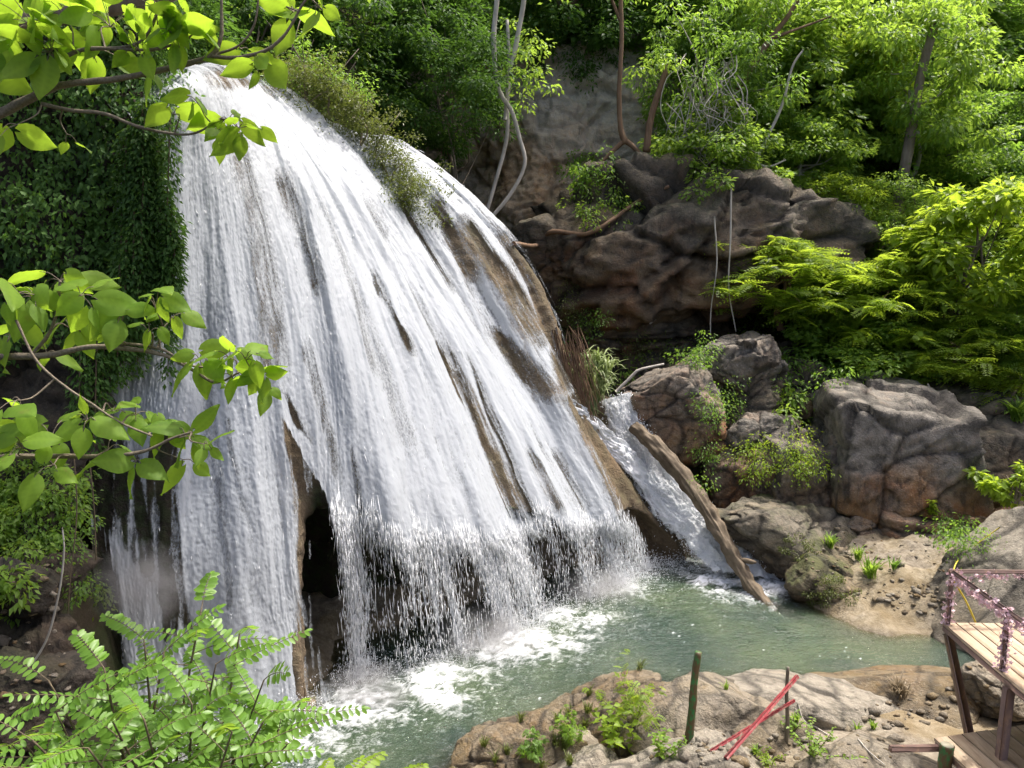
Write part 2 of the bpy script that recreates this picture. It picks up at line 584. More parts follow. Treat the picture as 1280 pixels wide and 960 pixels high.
gx = np.concatenate([np.arange(-60, -9, 1.2), np.arange(-9, 13, 0.11), np.arange(13, 62, 1.2)])
gy = np.concatenate([np.arange(-8, 8, 0.35), np.arange(8, 24, 0.11), np.arange(24, 90, 0.8)])
GX, GY = np.meshgrid(gx, gy, indexing="ij")
GZ = ground_h(GX, GY)
m = NT("ground_soil")
P_ = m.pos()
a_ = m.attr("tint")
n1 = m.noise(P_, 1.1, 5, 0.6); n2 = m.noise(P_, 7, 5, 0.65); n3 = m.noise(P_, 40, 3)
sand = m.mix(m.val(n2, 0.35, 0.7), (0.165, 0.135, 0.088), (0.3, 0.258, 0.185))
sand = m.mix(m.val(n1, 0.4, 0.65, 0, 0.8), sand, (0.14, 0.105, 0.055))
n1b = m.noise(m.pos((1, 1.3, 1)), 0.55, 5, 0.6, 0.6)
sand = m.mix(m.val(n1b, 0.44, 0.56, 0, 0.85), sand, m.mix(m.val(n2, 0.35, 0.65), (0.135, 0.115, 0.09), (0.27, 0.24, 0.19)))
hum = m.mix(m.val(n1, 0.4, 0.6), (0.035, 0.028, 0.018), (0.03, 0.04, 0.014))
col = m.mix(a_, sand, hum)
col = m.mix(m.val(n3, 0.6, 0.75, 0, 0.4), col, (0.1, 0.07, 0.045))
MAT["ground"] = m.done(m.pbsdf(col, 0.9, m.bump(m.math("ADD", n2, m.math("MULTIPLY", n3, 0.4)), 0.6, 0.08), 0.2))
humus = np.clip(sstep(1.6, 3.2, GZ) + sstep(8.2, 6.5, GY) + sstep(-4.6, -5.4, GX), 0, 1)
ground = mesh_obj("ground", stack(GX, GY, GZ), grid_faces(len(gx), len(gy)), MAT["ground"], attrs={"tint": humus})
tag(ground, kind="structure")

STATIC = []          # (bvh) surfaces that things are set down on


def add_static(o):
    me = o.data
    n = len(me.vertices)
    V = np.empty(n * 3, np.float32); me.vertices.foreach_get("co", V)
    V = V.reshape(-1, 3)
    mw = np.array(o.matrix_basis)
    if o.parent: mw = np.array(o.parent.matrix_basis) @ mw
    V = V @ mw[:3, :3].T + mw[:3, 3]
    polys = [tuple(p.vertices) for p in me.polygons]
    STATIC.append(BVHTree.FromPolygons([tuple(v) for v in V.tolist()], polys))


def hit(px, py, maxd=200):
    d = ray(px, py); d /= np.linalg.norm(d)
    best = None
    for b in STATIC:
        loc, nor, i, dist = b.ray_cast(Vector((0, 0, CAMZ)), Vector(d), maxd)
        if loc is not None and (best is None or dist < best[2]):
            best = (np.array(loc), np.array(nor), dist)
    if best is None:
        p = at(px, py, 26); return p, np.array([0, 0, 1.0]), 26
    n = best[1]
    if n @ d > 0: n = -n
    return best[0], n, best[2]


def drop(x, y, z0=40):
    best = None
    for b in STATIC:
        loc, nor, i, dist = b.ray_cast(Vector((x, y, z0)), Vector((0, 0, -1)), 100)
        if loc is not None and (best is None or loc[2] > best[2]): best = np.array(loc)
    return best if best is not None else np.array([x, y, 0])


add_static(ground)

# ================================================================== the rock dome and the falls
Z0 = None            # marks a point on the water plane
S = [
    [(165, 150, 13.0), (150, 215, 12.95), (140, 290, 12.9), (130, 380, 12.8), (118, 470, 12.6), (108, 560, 12.4), (110, 660, 12.0), (120, 780, 11.6), (135, 905, 11.3)],
    [(204, 128, 13.3), (200, 205, 13.2), (193, 300, 13.05), (185, 400, 12.85), (176, 500, 12.6), (170, 600, 12.35), (172, 700, 12.0), (180, 805, 11.75), (192, 915, 11.5)],
    [(226, 110, 13.8), (230, 200, 13.6), (231, 300, 13.35), (229, 400, 13.1), (227, 500, 12.8), (226, 600, 12.5), (229, 700, 12.2), (234, 810, 12.0), (242, 920, 11.75)],
    [(246, 102, 14.5), (263, 200, 14.2), (279, 300, 13.9), (291, 400, 13.5), (303, 500, 13.2), (314, 600, 12.85), (326, 700, 12.6), (338, 800, 12.4), (350, 905, 12.15)],
    [(264, 97, 15.2), (298, 200, 14.8), (324, 300, 14.4), (343, 400, 14.0), (357, 500, 13.6), (368, 600, 13.3), (377, 700, 13.0), (385, 795, 12.8), (394, 886, 12.6)],
    [(284, 95, 16.2), (341, 200, 15.7), (372, 300, 15.2), (395, 400, 14.7), (411, 510, 14.25), (420, 622, 13.8), None, None, (446, 846, Z0)],
    [(300, 97, 17.0), (380, 205, 16.4), (425, 305, 15.8), (460, 410, 15.2), (490, 530, 14.6), (515, 648, 14.1), None, None, (543, 832, Z0)],
    [(316, 100, 17.8), (412, 205, 17.3), (470, 305, 16.8), (520, 410, 16.2), (565, 530, 15.7), (603, 655, 15.2), None, None, (648, 788, Z0)],
    [(333, 104, 18.6), (440, 205, 18.2), (508, 305, 17.8), (565, 410, 17.3), (618, 525, 16.8), (668, 642, 16.3), None, None, (706, 760, Z0)],
    [(442, 168, 19.6), (505, 240, 19.2), (560, 325, 18.8), (615, 420, 18.4), (675, 530, 17.9), (728, 640, 17.4), None, None, (755, 738, Z0)],
    [(485, 184, 20.5), (545, 235, 20.1), (605, 310, 19.7), (655, 405, 19.3), (722, 530, 18.8), (775, 640, 18.4), None, None, (798, 716, Z0)],
    [(494, 180, 21.2), (577, 243, 20.9), (642, 310, 20.6), (684, 380, 20.3), (722, 500, 19.9), (796, 615, 19.55), (826, 655, 19.5), (845, 680, 19.55), (856, 694, 19.6)],
    [(470, 180, 22.6), (545, 245, 22.2), (604, 312, 21.8), (648, 382, 21.5), (694, 500, 21.2), (770, 615, 20.9), (800, 655, 20.8), (820, 680, 20.7), (834, 694, 20.7)],
]
KF = (0, 0.3, 0.63, 1.0)
CW, CR = [], []      # control nets: water (falls free below the lip) and rock (curves in below the lip)
for st in S:
    pts = [at(*q) for q in st[:6]]
    top = pts[0] + np.array([-1.1, 0.5, 0.14])
    if st[6] is None:
        lip = pts[5]; base = atz(st[8][0], st[8][1], -0.05)
        w = []
        for f in KF[1:]:
            h = f ** 0.72
            w.append(np.array([lip[0] + (base[0] - lip[0]) * h, lip[1] + (base[1] - lip[1]) * h, lip[2] + (base[2] - lip[2]) * f]))
        inn = np.array([-0.62, 0.78, 0])
        r = [lip + inn * 1.0 + [0, 0, -0.25], lip + inn * 2.4 + [0, 0, -0.9], np.array([*(lip + inn * 2.8)[:2], -0.9])]
    else:
        w = [at(*q) for q in st[6:]]
        r = [q.copy() for q in w]; r[2] = r[2] + [0.1, -0.1, -0.6]
    CW.append([top] + pts + w)
    CR.append([top] + pts + r)
CW, CR = np.array(CW), np.array(CR)
PER = 54
NU, NV = PER * (len(S) - 2) + 1, 640
PW = surf_eval(CW[:-1], NU, NV)              # water net: streams 0..11
NRM = normals(PW)
if (NRM[NU // 2, NV // 2] @ np.array([0.5, -0.8, 0.2])) < 0: NRM = -NRM
FLIP = -1.0
su = np.concatenate([np.zeros((1, NV)), np.cumsum(np.linalg.norm(np.diff(PW, axis=0), axis=2), 0)])
tv = np.concatenate([np.zeros((NU, 1)), np.cumsum(np.linalg.norm(np.diff(PW, axis=1), axis=2), 1)], 1)
# across coordinate that does not squeeze at the top, so streams keep their width
ucol = (np.arange(NU) / PER)[:, None] * np.ones((1, NV))
sm = su[:, NV // 2][:, None] * np.ones((1, NV))
PX, PY = proj(PW)
vrow = np.linspace(0, 9, NV)[None, :] * np.ones((NU, 1))        # control row, 6 = lip
isff = (sstep(4.55, 5.0, ucol) * sstep(10.35, 10.0, ucol))      # streams that fall free
ffz = isff * np.clip((vrow - 6.0 + 0.5 * perlin(stack(sm * 1.3, 0 * sm, 0 * sm + 77)) + 0.35 * perlin(stack(sm * 5, 0 * sm, 0 * sm + 78))) / 3.0, 0, 1)                  # 0 on rock .. 1 at the pool

wx = 0.4 * perlin(stack(sm * 1.1, tv * 0.5, 0 * sm + 4)) + 0.22 * perlin(stack(sm * 3, tv * 1.0, 0 * sm + 44))
n0 = perlin(stack(sm * 0.75, tv * 0.06, 0 * sm + 11))
n1 = perlin(stack(sm * 2.0 + wx, tv * 0.16, 0 * sm))
n2 = perlin(stack(sm * 5.0 + wx * 1.5, tv * 0.5, 0 * sm + 7))
n3 = perlin(stack(sm * 13 + wx * 2, tv * 1.5, 0 * sm + 2))
n4 = perlin(stack(sm * 27 + wx * 3, tv * 6.0, 0 * sm + 5))
n5 = perlin(stack(sm * 40, tv * 18.0, 0 * sm + 9))
n6 = perlin(stack(sm * 11 + 3 * n3, tv * 7.0, 0 * sm + 19))
ridge = 0.30 * n0 + 0.16 * n1

# places where the rock shows through or the sheet thins (photo outline lifted to the surface)
DARK = [
    ([(352, 500), (374, 580), (384, 680), (392, 790), (396, 870)], 9, 26, 1.25),
    ([(384, 610), (402, 700), (412, 800), (420, 860)], 13, 22, 2.4),
    ([(282, 150), (312, 260), (334, 380), (345, 480)], 15, 19, 0.4),
    ([(265, 100), (310, 104), (350, 112)], 14, 14, 0.5),
    ([(420, 300), (470, 430), (520, 560)], 8, 12, 0.25),
    ([(455, 240), (520, 360), (560, 420)], 8, 10, 0.3),
    ([(375, 430), (395, 520), (420, 600)], 8, 10, 0.4),
    ([(255, 420), (265, 540), (280, 660)], 10, 12, 0.22),
    ([(345, 220), (372, 290), (395, 370)], 8, 9, 0.45),
    ([(470, 335), (492, 385), (520, 440)], 3, 5, 0.55),
    ([(556, 425), (592, 500), (625, 580), (650, 640)], 6, 10, 0.7),
    ([(580, 440), (620, 530), (655, 620), (668, 650)], 3, 8, 0.6),
    ([(575, 285), (600, 320), (640, 375), (668, 425)], 12, 15, 0.7),
    ([(630, 300), (668, 350), (690, 420), (705, 500)], 12, 14, 0.6),
    ([(540, 255), (565, 300), (590, 345)], 6, 9, 0.6),
    ([(620, 410), (650, 450), (690, 500)], 6, 9, 0.5),
    ([(500, 245), (530, 300), (565, 360)], 5, 8, 0.5),
    ([(716, 505), (760, 580), (800, 640), (838, 690)], 14, 30, 1.6),
    ([(750, 600), (785, 660)], 6, 12, 0.5),
    ([(700, 560), (740, 640)], 5, 7, 0.45),
    ([(660, 560), (700, 640)], 4, 7, 0.45),
    ([(208, 540), (205, 620), (212, 740), (225, 800)], 16, 20, 1.15),
    ([(150, 560), (165, 640), (190, 720)], 22, 25, 0.8),
    ([(118, 540), (120, 700), (130, 880)], 24, 26, 1.3),
    ([(270, 590), (280, 680), (290, 760)], 5, 6, 0.35),
    ([(440, 560), (452, 640)], 3, 6, 0.35),
    ([(285, 520), (300, 640)], 3, 5, 0.3),
    ([(395, 250), (440, 350), (470, 470)], 4, 6, 0.3),
]
dk = np.zeros_like(PX)
for poly, w0, w1, s in DARK:
    d, t = seg_dist(PX + 5 * n2 + 3 * n3, PY, poly)
    w = w0 + (w1 - w0) * t
    dk = np.maximum(dk, s * sstep(1.35, 0.55, d / w) * np.clip(np.sin(np.pi * np.clip(t, 0.0, 1)) * 2 + 0.55, 0, 1))
BRIGHT = [([(118, 650), (150, 700), (190, 760), (225, 800)], 12, 18, 0.5), ([(160, 500), (165, 600), (170, 690)], 6, 10, 0.4),
          ([(345, 500), (380, 570), (415, 640), (432, 760), (444, 845)], 6, 5, 2.0), ([(500, 300), (560, 400), (640, 480), (700, 540), (745, 640)], 12, 10, 0.35)]
br = np.zeros_like(PX)
for poly, w0, w1, s in BRIGHT:
    d, t = seg_dist(PX + 3 * n2, PY, poly)
    br = np.maximum(br, s * sstep(1.4, 0.3, d / (w0 + (w1 - w0) * t)))

thick = 0.96 - 0.12 * sstep(7.6, 9.4, ucol) - 0.12 * sstep(2.2, 0.2, ucol) * sstep(380, 560, PY)
thick -= 0.12 * sstep(150, 100, PY) * (ucol > 3)
streak = 0.22 * n1 + 0.34 * n2 + 0.36 * n3 + 0.26 * n4 + 0.14 * n5
dk = dk * np.clip(1.0 + 1.3 * n2 + 1.2 * n3 + 0.5 * n4, 0.35, 1.7)
cover = thick + streak * (0.5 + 0.5 * sstep(8.2, 9.5, ucol)) - dk + br
# the free fall breaks up into strands: dense falls at S6 and S7.., gaps between
gap = np.zeros_like(ucol)
for c, w, s in ((5.0, 0.1, -1.3), (5.5, 0.3, 0.75), (6.0, 0.15, 0.05), (6.45, 0.2, 0.45), (7.1, 0.35, -0.3), (7.85, 0.3, 1.0), (8.35, 0.25, 0.75), (8.8, 0.2, 0.3), (9.4, 0.4, 0.15), (9.9, 0.15, -0.15)):
    gap += s * np.exp(-((ucol - c) / w) ** 2)
brk = sstep(0.0, 0.9, ffz)
ffs = perlin(stack(sm * 4.5 + wx, tv * 0.15, 0 * sm + 31)) + 0.85 * perlin(stack(sm * 13 + wx, tv * 0.4, 0 * sm + 33)) + 0.5 * perlin(stack(sm * 32 + wx, tv * 1.2, 0 * sm + 35))
cover = cover * (1 - 0.35 * sstep(0, 0.3, ffz)) + 0.3 * sstep(0, 0.3, ffz)
cover -= sstep(0.0, 0.4, ffz) * (gap * 0.85 - 1.0 * ffs * (0.55 + 0.9 * brk) + 0.27 + 0.5 * brk + 0.35 * (n4 + n6) * brk ** 2 - 0.02)
cover -= 0.35 * sstep(10.2, 10.9, ucol) * sstep(4.3, 5.2, vrow)
chev = np.abs(n6) * 1.0
dsp = ridge + 0.032 * n2 + 0.016 * n3 + 0.009 * n4 + 0.006 * n5 + 0.012 * chev
PWd = PW + NRM * (0.07 + dsp * (1 - 0.5 * ffz))[..., None]

m = NT("falling_water")
cv = m.attr("cover")
uvn = m.noise(m.pos((1, 1, 0.45)), 34, 3, 0.6)
cvf = m.math("ADD", cv, m.val(uvn, 0.3, 0.7, -0.16, 0.16))
fac = m.val(cvf, 0.22, 0.8)
wcol = m.mix(m.val(cvf, 0.35, 0.85), (0.36, 0.395, 0.43), (0.53, 0.57, 0.615))
bs = m.pbsdf(wcol, 0.42, m.bump(uvn, 0.4, 0.02), 0.3)
tl = m.n("ShaderNodeBsdfTranslucent", {"Color": (0.44, 0.475, 0.515, 1)}).outputs[0]
body = m.mixs(0.42, bs, tl)
tr = m.n("ShaderNodeBsdfTransparent", {"Color": (0.97, 0.98, 0.98, 1)}).outputs[0]
MAT["fall"] = m.done(m.mixs(fac, tr, body))

m = NT("white_drops")
MAT["drops"] = m.done(m.mixs(0.3, m.pbsdf((0.86, 0.88, 0.9), 0.35, None, 0.5), m.n("ShaderNodeBsdfTranslucent", {"Color": (0.85, 0.87, 0.9, 1)}).outputs[0]))


def sub_grid(P, cov, i0, i1, name, parent):
    V = P[i0:i1]; c = cov[i0:i1]
    Fc = grid_faces(V.shape[0], V.shape[1])
    keep = c.ravel()[Fc].max(1) > 0.05
    Fc = Fc[keep]
    used = np.unique(Fc); mp = np.full(V.shape[0] * V.shape[1], -1); mp[used] = np.arange(len(used))
    return mesh_obj(name, V.reshape(-1, 3)[used], mp[Fc], MAT["fall"], parent, True, {"cover": c.ravel()[used]})


SPL_A, SPL_B = int(PER * 4.62), int(PER * 8.62)
falls = []
for nm, lab, i0, i1 in (("waterfall", "tall near-vertical white water curtain beside the hanging ivy, left of the brown wet strip", 0, SPL_A + 1),
                        ("waterfall", "broad white waterfall spreading over the rounded rock, ending in a dripping fringe above the pool", SPL_A, SPL_B + 1),
                        ("waterfall", "thinner veil of water streaming over brown rock on the far side, beyond the ridge shrub", SPL_B, NU)):
    e = empty(nm, (0, 0, 0), lab, "waterfall", "falls over the rock dome")
    sub_grid(PWd, cover, i0, i1, "water_sheet", e)
    falls.append(e)

# ---- drops and strands
OCT = np.array([[0, 0, 1], [1, 0, 0], [0, 1, 0], [-1, 0, 0], [0, -1, 0], [0, 0, -1]], np.float32)
OCF = np.array([[0, 1, 2], [0, 2, 3], [0, 3, 4], [0, 4, 1], [5, 2, 1], [5, 3, 2], [5, 4, 3], [5, 1, 4]])


def drops(name, C, D, L, Rd, parent):
    """many little elongated drops: centres C, directions D, half lengths L, radii Rd"""
    n = len(C)
    D = D / (np.linalg.norm(D, axis=1)[:, None] + 1e-9)
    A = np.cross(D, np.array([0.3, 0.9, 0.1])); A /= np.linalg.norm(A, axis=1)[:, None]
    B = np.cross(D, A)
    V = (C[:, None] + OCT[None, :, 0:1] * A[:, None] * Rd[:, None, None] + OCT[None, :, 1:2] * B[:, None] * Rd[:, None, None]
         + OCT[None, :, 2:3] * D[:, None] * L[:, None, None])
    Fc = (OCF[None] + (np.arange(n) * 6)[:, None, None]).reshape(-1, 3)
    o = mesh_obj(name, V.reshape(-1, 3), Fc, MAT["drops"], parent, True)
    o["kind"] = "stuff"
    return o


dirv = np.gradient(PWd, axis=1)
wgt_ff = np.clip(cover, 0.04, 1.2) * (ffz > 0.04) * (0.35 + ffz)
wgt_s = np.clip(cover - 0.1, 0, 1) * (ffz <= 0.04) * (vrow > 1.2) * 0.35
for e, i0, i1, nff, nsh in ((falls[0], 0, SPL_A, 200, 300), (falls[1], SPL_A, SPL_B, 15000, 300), (falls[2], SPL_B, NU, 5500, 300)):
    Cs, Ds, Ls, Rs = [], [], [], []
    for wg, n, free in ((wgt_ff, nff, True), (wgt_s, nsh, False)):
        w = np.zeros_like(wg); w[i0:i1] = wg[i0:i1]
        w = w.ravel(); w = w / w.sum() if w.sum() > 0 else None
        if w is None: continue
        k = rng.choice(w.size, n, p=w)
        c = PWd.reshape(-1, 3)[k]; d = dirv.reshape(-1, 3)[k]
        nn = NRM.reshape(-1, 3)[k]
        if free:
            f = ffz.ravel()[k]
            c = c + rng.normal(size=(n, 3)) * np.array([0.09, 0.09, 0.1]) * (0.35 + f)[:, None] + nn * 0.03
            d = d / np.linalg.norm(d, axis=1)[:, None] + np.array([0, 0, -0.9]) + rng.normal(size=(n, 3)) * 0.12
            L = rng.gamma(1.3, 0.05, n) * (1.3 - 0.6 * f) + 0.008
            r = rng.uniform(0.003, 0.0085, n)
        else:
            c = c + nn * rng.uniform(0.0, 0.06, n)[:, None]
            d = d / np.linalg.norm(d, axis=1)[:, None] + rng.normal(size=(n, 3)) * 0.15
            L = rng.gamma(1.6, 0.02, n) + 0.01
            r = rng.uniform(0.003, 0.007, n)
        Cs.append(c); Ds.append(d); Ls.append(L); Rs.append(r)
    # splash thrown up where the water lands
    cols = np.arange(i0, i1)
    ns = 5200
    pc = np.clip(cover[cols, int(NV * 0.94)], 0.08, 1); pc = pc / pc.sum()
    k = rng.choice(cols, ns, p=pc)
    b = PW[k, -1].copy(); b[:, 2] = 0
    a = rng.uniform(0, 2 * np.pi, ns); q = rng.gamma(1.5, 0.2, ns)
    c = b + np.stack([np.cos(a) * q + 0.12, np.sin(a) * q - 0.12, 0.02 + rng.gamma(1.4, 0.13, ns) * np.exp(-1.3 * q)], -1)
    Cs.append(c); Ds.append(rng.normal(size=(ns, 3)) + [0, 0, 0.6]); Ls.append(rng.uniform(0.008, 0.03, ns)); Rs.append(rng.uniform(0.003, 0.009, ns))
    drops("spray", np.concatenate(Cs), np.concatenate(Ds), np.concatenate(Ls), np.concatenate(Rs), e)

# ---- rock dome under the water
ru, rv = 360, 330
PR = surf_eval(CR, ru, rv)
NR = normals(PR)
if (NR[ru // 2, rv // 2] @ np.array([0.5, -0.8, 0.2])) < 0: NR = -NR
ur = (np.linspace(0, len(S) - 1, ru))[:, None] * np.ones((1, rv))
ssm = np.concatenate([[0], np.cumsum(np.linalg.norm(np.diff(PR[:, rv // 2], axis=0), axis=1))])[:, None] * np.ones((1, rv))
ttv = np.concatenate([np.zeros((ru, 1)), np.cumsum(np.linalg.norm(np.diff(PR, axis=1), axis=2), 1)], 1)
rr = 0.30 * perlin(stack(ssm * 0.75, ttv * 0.06, 0 * ssm + 11)) + 0.16 * perlin(stack(ssm * 2.0, ttv * 0.16, 0 * ssm))
rr = rr + 0.05 * perlin(stack(ssm * 5, ttv * 0.8, 0 * ssm)) + 0.03 * fbm(PR * 5, 3) + 0.07 * fbm(PR * 1.5, 3) * sstep(5.9, 6.6, np.linspace(0, 9, rv))[None]
PRd = PR + NR * (rr - 0.09)[..., None]
PXr, PYr = proj(PR)
vr = np.linspace(0, 9, rv)[None] * np.ones((ru, 1))
wet_shade = sstep(5.95, 6.5, vr) * sstep(4.6, 5.2, ur) * sstep(10.6, 10.0, ur)  # recess under the lip: wet rock, darkened further as painted-in shadow
wet_shade = np.maximum(wet_shade, sstep(4.25, 4.6, ur) * sstep(5.2, 5.2 + 0.01, ur * 0 + 5.3) * sstep(5.4, 6.2, vr) * sstep(5.6, 5.2, ur))
wet_shade = np.maximum(wet_shade, 0.85 * sstep(2.6, 1.4, ur) * sstep(4.2, 5.4, vr))
wet_shade = np.clip(wet_shade + 0.3 * perlin(PR * 1.5) * (wet_shade > 0.05), 0, 0.96)
dome = mesh_obj("rock_dome", PRd, grid_faces(ru, rv), MAT["trav"], attrs={"tint": 0.35 + 0.4 * perlin(PR * 0.6) + 0.3 * sstep(9, 11, ur), "wet": wet_shade})
tag(dome, kind="structure")
add_static(dome)

# ================================================================== side cascade by the log
def ribbon(cols, nu, nv, seed, thick=0.12, cov0=0.9, fall_freq=2.0):
    ctrl = np.array([[at(*q) for q in c] for c in cols])
    P = surf_eval(ctrl, nu, nv); N = normals(P)
    if (N[nu // 2, nv // 2] @ np.array([0.1, -0.7, 0.6])) < 0: N = -N
    s = np.concatenate([np.zeros((1, nv)), np.cumsum(np.linalg.norm(np.diff(P, axis=0), axis=2), 0)])
    t = np.concatenate([np.zeros((nu, 1)), np.cumsum(np.linalg.norm(np.diff(P, axis=1), axis=2), 1)], 1)
    sc_ = s[:, nv // 2][:, None] + 0 * t
    a = perlin(stack(sc_ * 3.5, t * 0.8, 0 * t + seed)); b = perlin(stack(sc_ * 9, t * 3, 0 * t + seed + 1))
    c = perlin(stack(sc_ * 22, t * 9, 0 * t + seed + 2)); d = perlin(stack(sc_ * 5, t * 5, 0 * t + seed + 3))
    edge = np.minimum(np.linspace(0, 1, nu), np.linspace(1, 0, nu))[:, None] * 2
    dome_ = np.sqrt(np.clip(edge * 2.2, 0, 1))
    e_ = np.abs(perlin(stack(sc_ * 2.2 + 2 * a, t * 2.0, 0 * t + seed + 7)))
    P = P + N * (thick * dome_ + 0.12 * a + 0.07 * b + 0.035 * c + 0.07 * np.abs(d) + thick * 0.8 * e_)[..., None]
    cov = cov0 + 0.25 * a + 0.3 * b + 0.2 * c - sstep(0.22, 0.0, edge + 0.15 * b) * 1.0
    return P, cov, N


casc = empty("waterfall", (0, 0, 0), "small foaming cascade tumbling past the slanting log into the pool", "waterfall", "side cascades")
A1 = [[(750, 503, 21.4), (757, 535, 21.1), (768, 567, 20.8), (790, 612, 20.2), (818, 650, 19.6), (845, 676, 19.2), (862, 698, 18.9), (880, 722, 18.4)],
      [(765, 500, 21.5), (776, 535, 21.2), (790, 567, 20.9), (812, 610, 20.3), (842, 645, 19.7), (876, 670, 19.3), (902, 695, 18.9), (928, 728, 18.4)],
      [(776, 496, 21.6), (790, 530, 21.3), (805, 562, 21.0), (828, 602, 20.4), (862, 640, 19.8), (905, 664, 19.4), (942, 692, 19.0), (968, 733, 18.4)],
      [(787, 494, 21.7), (802, 530, 21.4), (818, 560, 21.1), (846, 597, 20.5), (890, 634, 19.9), (940, 662, 19.5), (980, 696, 19.1), (1005, 742, 18.5)]]
P1, c1, N1 = ribbon(A1, 90, 260, 41, 0.3, 1.0)
m = NT("foaming_water")
cv = m.attr("cover")
uvn = m.noise(m.pos(), 26, 4, 0.65)
cvf = m.math("ADD", cv, m.val(uvn, 0.3, 0.7, -0.2, 0.2))
bs = m.pbsdf((0.78, 0.81, 0.84), 0.5, m.bump(uvn, 0.6, 0.04), 0.3)
tl = m.n("ShaderNodeBsdfTranslucent", {"Color": (0.75, 0.78, 0.81, 1)}).outputs[0]
tr = m.n("ShaderNodeBsdfTransparent", {"Color": (0.97, 0.98, 0.98, 1)}).outputs[0]
MAT["froth"] = m.done(m.mixs(m.val(cvf, 0.15, 0.6), tr, m.mixs(0.35, bs, tl)))


def rib_obj(P, c, parent):
    Fc = grid_faces(P.shape[0], P.shape[1]); keep = c.ravel()[Fc].max(1) > 0.1
    return mesh_obj("water_sheet", P, Fc[keep], MAT["froth"], parent, True, {"cover": c})
rib_obj(P1, c1, casc)
k = rng.integers(0, 90 * 260, 5000)
pp = P1.reshape(-1, 3)[k] + N1.reshape(-1, 3)[k] * np.abs(rng.normal(0, 0.09, 5000))[:, None] + rng.normal(size=(5000, 3)) * 0.05
drops("spray", pp, rng.normal(size=(5000, 3)) + [0.3, -0.3, -0.5], rng.uniform(0.01, 0.04, 5000), rng.uniform(0.006, 0.016, 5000), casc)
rill = empty("waterfall", (0, 0, 0), "narrow white rill running down the edge of bare brown rock into the side cascade", "waterfall", "side cascades")
B1 = [[(690, 500, 19.55), (714, 520, 19.7), (740, 548, 19.85), (764, 574, 19.95), (792, 606, 19.95), (820, 640, 19.85), (846, 676, 19.5)],
      [(696, 499, 19.5), (722, 516, 19.75), (749, 543, 19.95), (776, 568, 20.1), (804, 602, 20.1), (832, 640, 19.95), (862, 676, 19.6)],
      [(702, 497, 19.6), (730, 512, 19.9), (758, 538, 20.15), (788, 564, 20.4), (818, 600, 20.4), (846, 640, 20.2), (880, 676, 19.7)]]
P2, c2, N2 = ribbon(B1, 44, 240, 53, 0.12, 0.85)
rib_obj(P2, c2, rill)
# rock bed beneath the cascade
B_ = np.array([[at(x, y, Y) for x, y, Y in c] for c in
     [[(738, 480, 22.2), (742, 540, 21.9), (768, 580, 21.3), (795, 625, 20.7), (826, 655, 20.2), (850, 685, 19.8), (858, 715, 19.4)],
      [(766, 494, 22.2), (782, 545, 21.9), (798, 580, 21.5), (822, 618, 21.0), (852, 655, 20.5), (880, 688, 19.9), (905, 745, 19.2)],
      [(800, 494, 22.3), (815, 545, 21.9), (826, 580, 21.5), (850, 615, 21.0), (890, 650, 20.6), (950, 690, 20.0), (1000, 760, 19.3)],
      [(840, 500, 22.6), (850, 545, 22.2), (864, 580, 21.8), (890, 615, 21.3), (940, 650, 20.9), (1000, 690, 20.3), (1050, 760, 19.9)]]])
PB = surf_eval(B_, 80, 140); NB = normals(PB)
if (NB[40, 70] @ np.array([0.1, -0.7, 0.6])) < 0: NB = -NB
PB = PB + NB * (0.12 * fbm(PB * 1.3, 4) - 0.35)[..., None]
bed = mesh_obj("cascade_bed", PB, grid_faces(80, 140), MAT["rock_moss"], attrs={"tint": 0.6 + 0.4 * perlin(PB)})
tag(bed, kind="structure")
add_static(bed)

# ================================================================== pool water
wxs, wys = np.arange(-9, 14, 0.045), np.arange(7.5, 22.5, 0.045)
WX, WY = np.meshgrid(wxs, wys, indexing="ij")
imp = [(PW[i, -1, :2], np.clip(0.2 * cover[i, int(NV * 0.86)], 0.03, 0.16)) for i in range(int(PER * 1.5), int(PER * 10.4), 12)]
imp += [(P1[i, -8, :2], 1.0) for i in range(0, 90, 10)]
foam = np.zeros_like(WX); near = np.full_like(WX, 1e9)
lump = 0.28 * fbm(stack(WX * 1.6, WY * 1.6, 0 * WX), 3)
for (c, s) in imp:
    d = np.hypot(WX - c[0] - 0.18, WY - c[1] + 0.22)
    near = np.minimum(near, d)
    foam = np.maximum(foam, s * np.exp(-((d + lump) / 0.42).clip(0) ** 2))
for px, py, r, s in ((640, 803, 0.5, 0.95), (690, 800, 0.34, 0.8), (548, 848, 0.42, 0.85), (450, 880, 0.42, 0.8), (548, 872, 0.26, 0.65), (735, 775, 0.3, 0.5), (700, 768, 0.28, 0.55), (600, 812, 0.3, 0.6), (935, 738, 0.4, 0.8),
                     (775, 735, 0.4, 0.3), (900, 712, 0.5, 0.8), (980, 725, 0.5, 1.0), (370, 925, 0.5, 0.5)):
    c = atz(px, py, 0)
    d = np.hypot((WX - c[0]) * 0.8, WY - c[1]); near = np.minimum(near, d)
    foam = np.maximum(foam, s * np.exp(-((d + lump * 1.2) / (1.35 * r)).clip(0) ** 2))
q = stack(WX * 2.2, WY * 3.0, 0 * WX)
warp = np.stack([fbm(q, 2), fbm(q + 8, 2), 0 * WX], -1)
lace = 1 - np.abs(perlin(stack(WX * 3.2, WY * 5.0, 0 * WX + 1) + warp * 1.2)) * 3.2
lace2 = 1 - np.abs(perlin(stack(WX * 8, WY * 11, 0 * WX + 6) + warp * 1.5)) * 3.0
ring = np.exp(-(near / 1.5) ** 2) * 0.8
fm = foam * (0.6 + 0.7 * lace.clip(-0.7) + 0.55 * lace2.clip(-0.9)) + ring * (0.5 * lace.clip(0) * (0.25 + 0.75 * lace2)) - 0.06
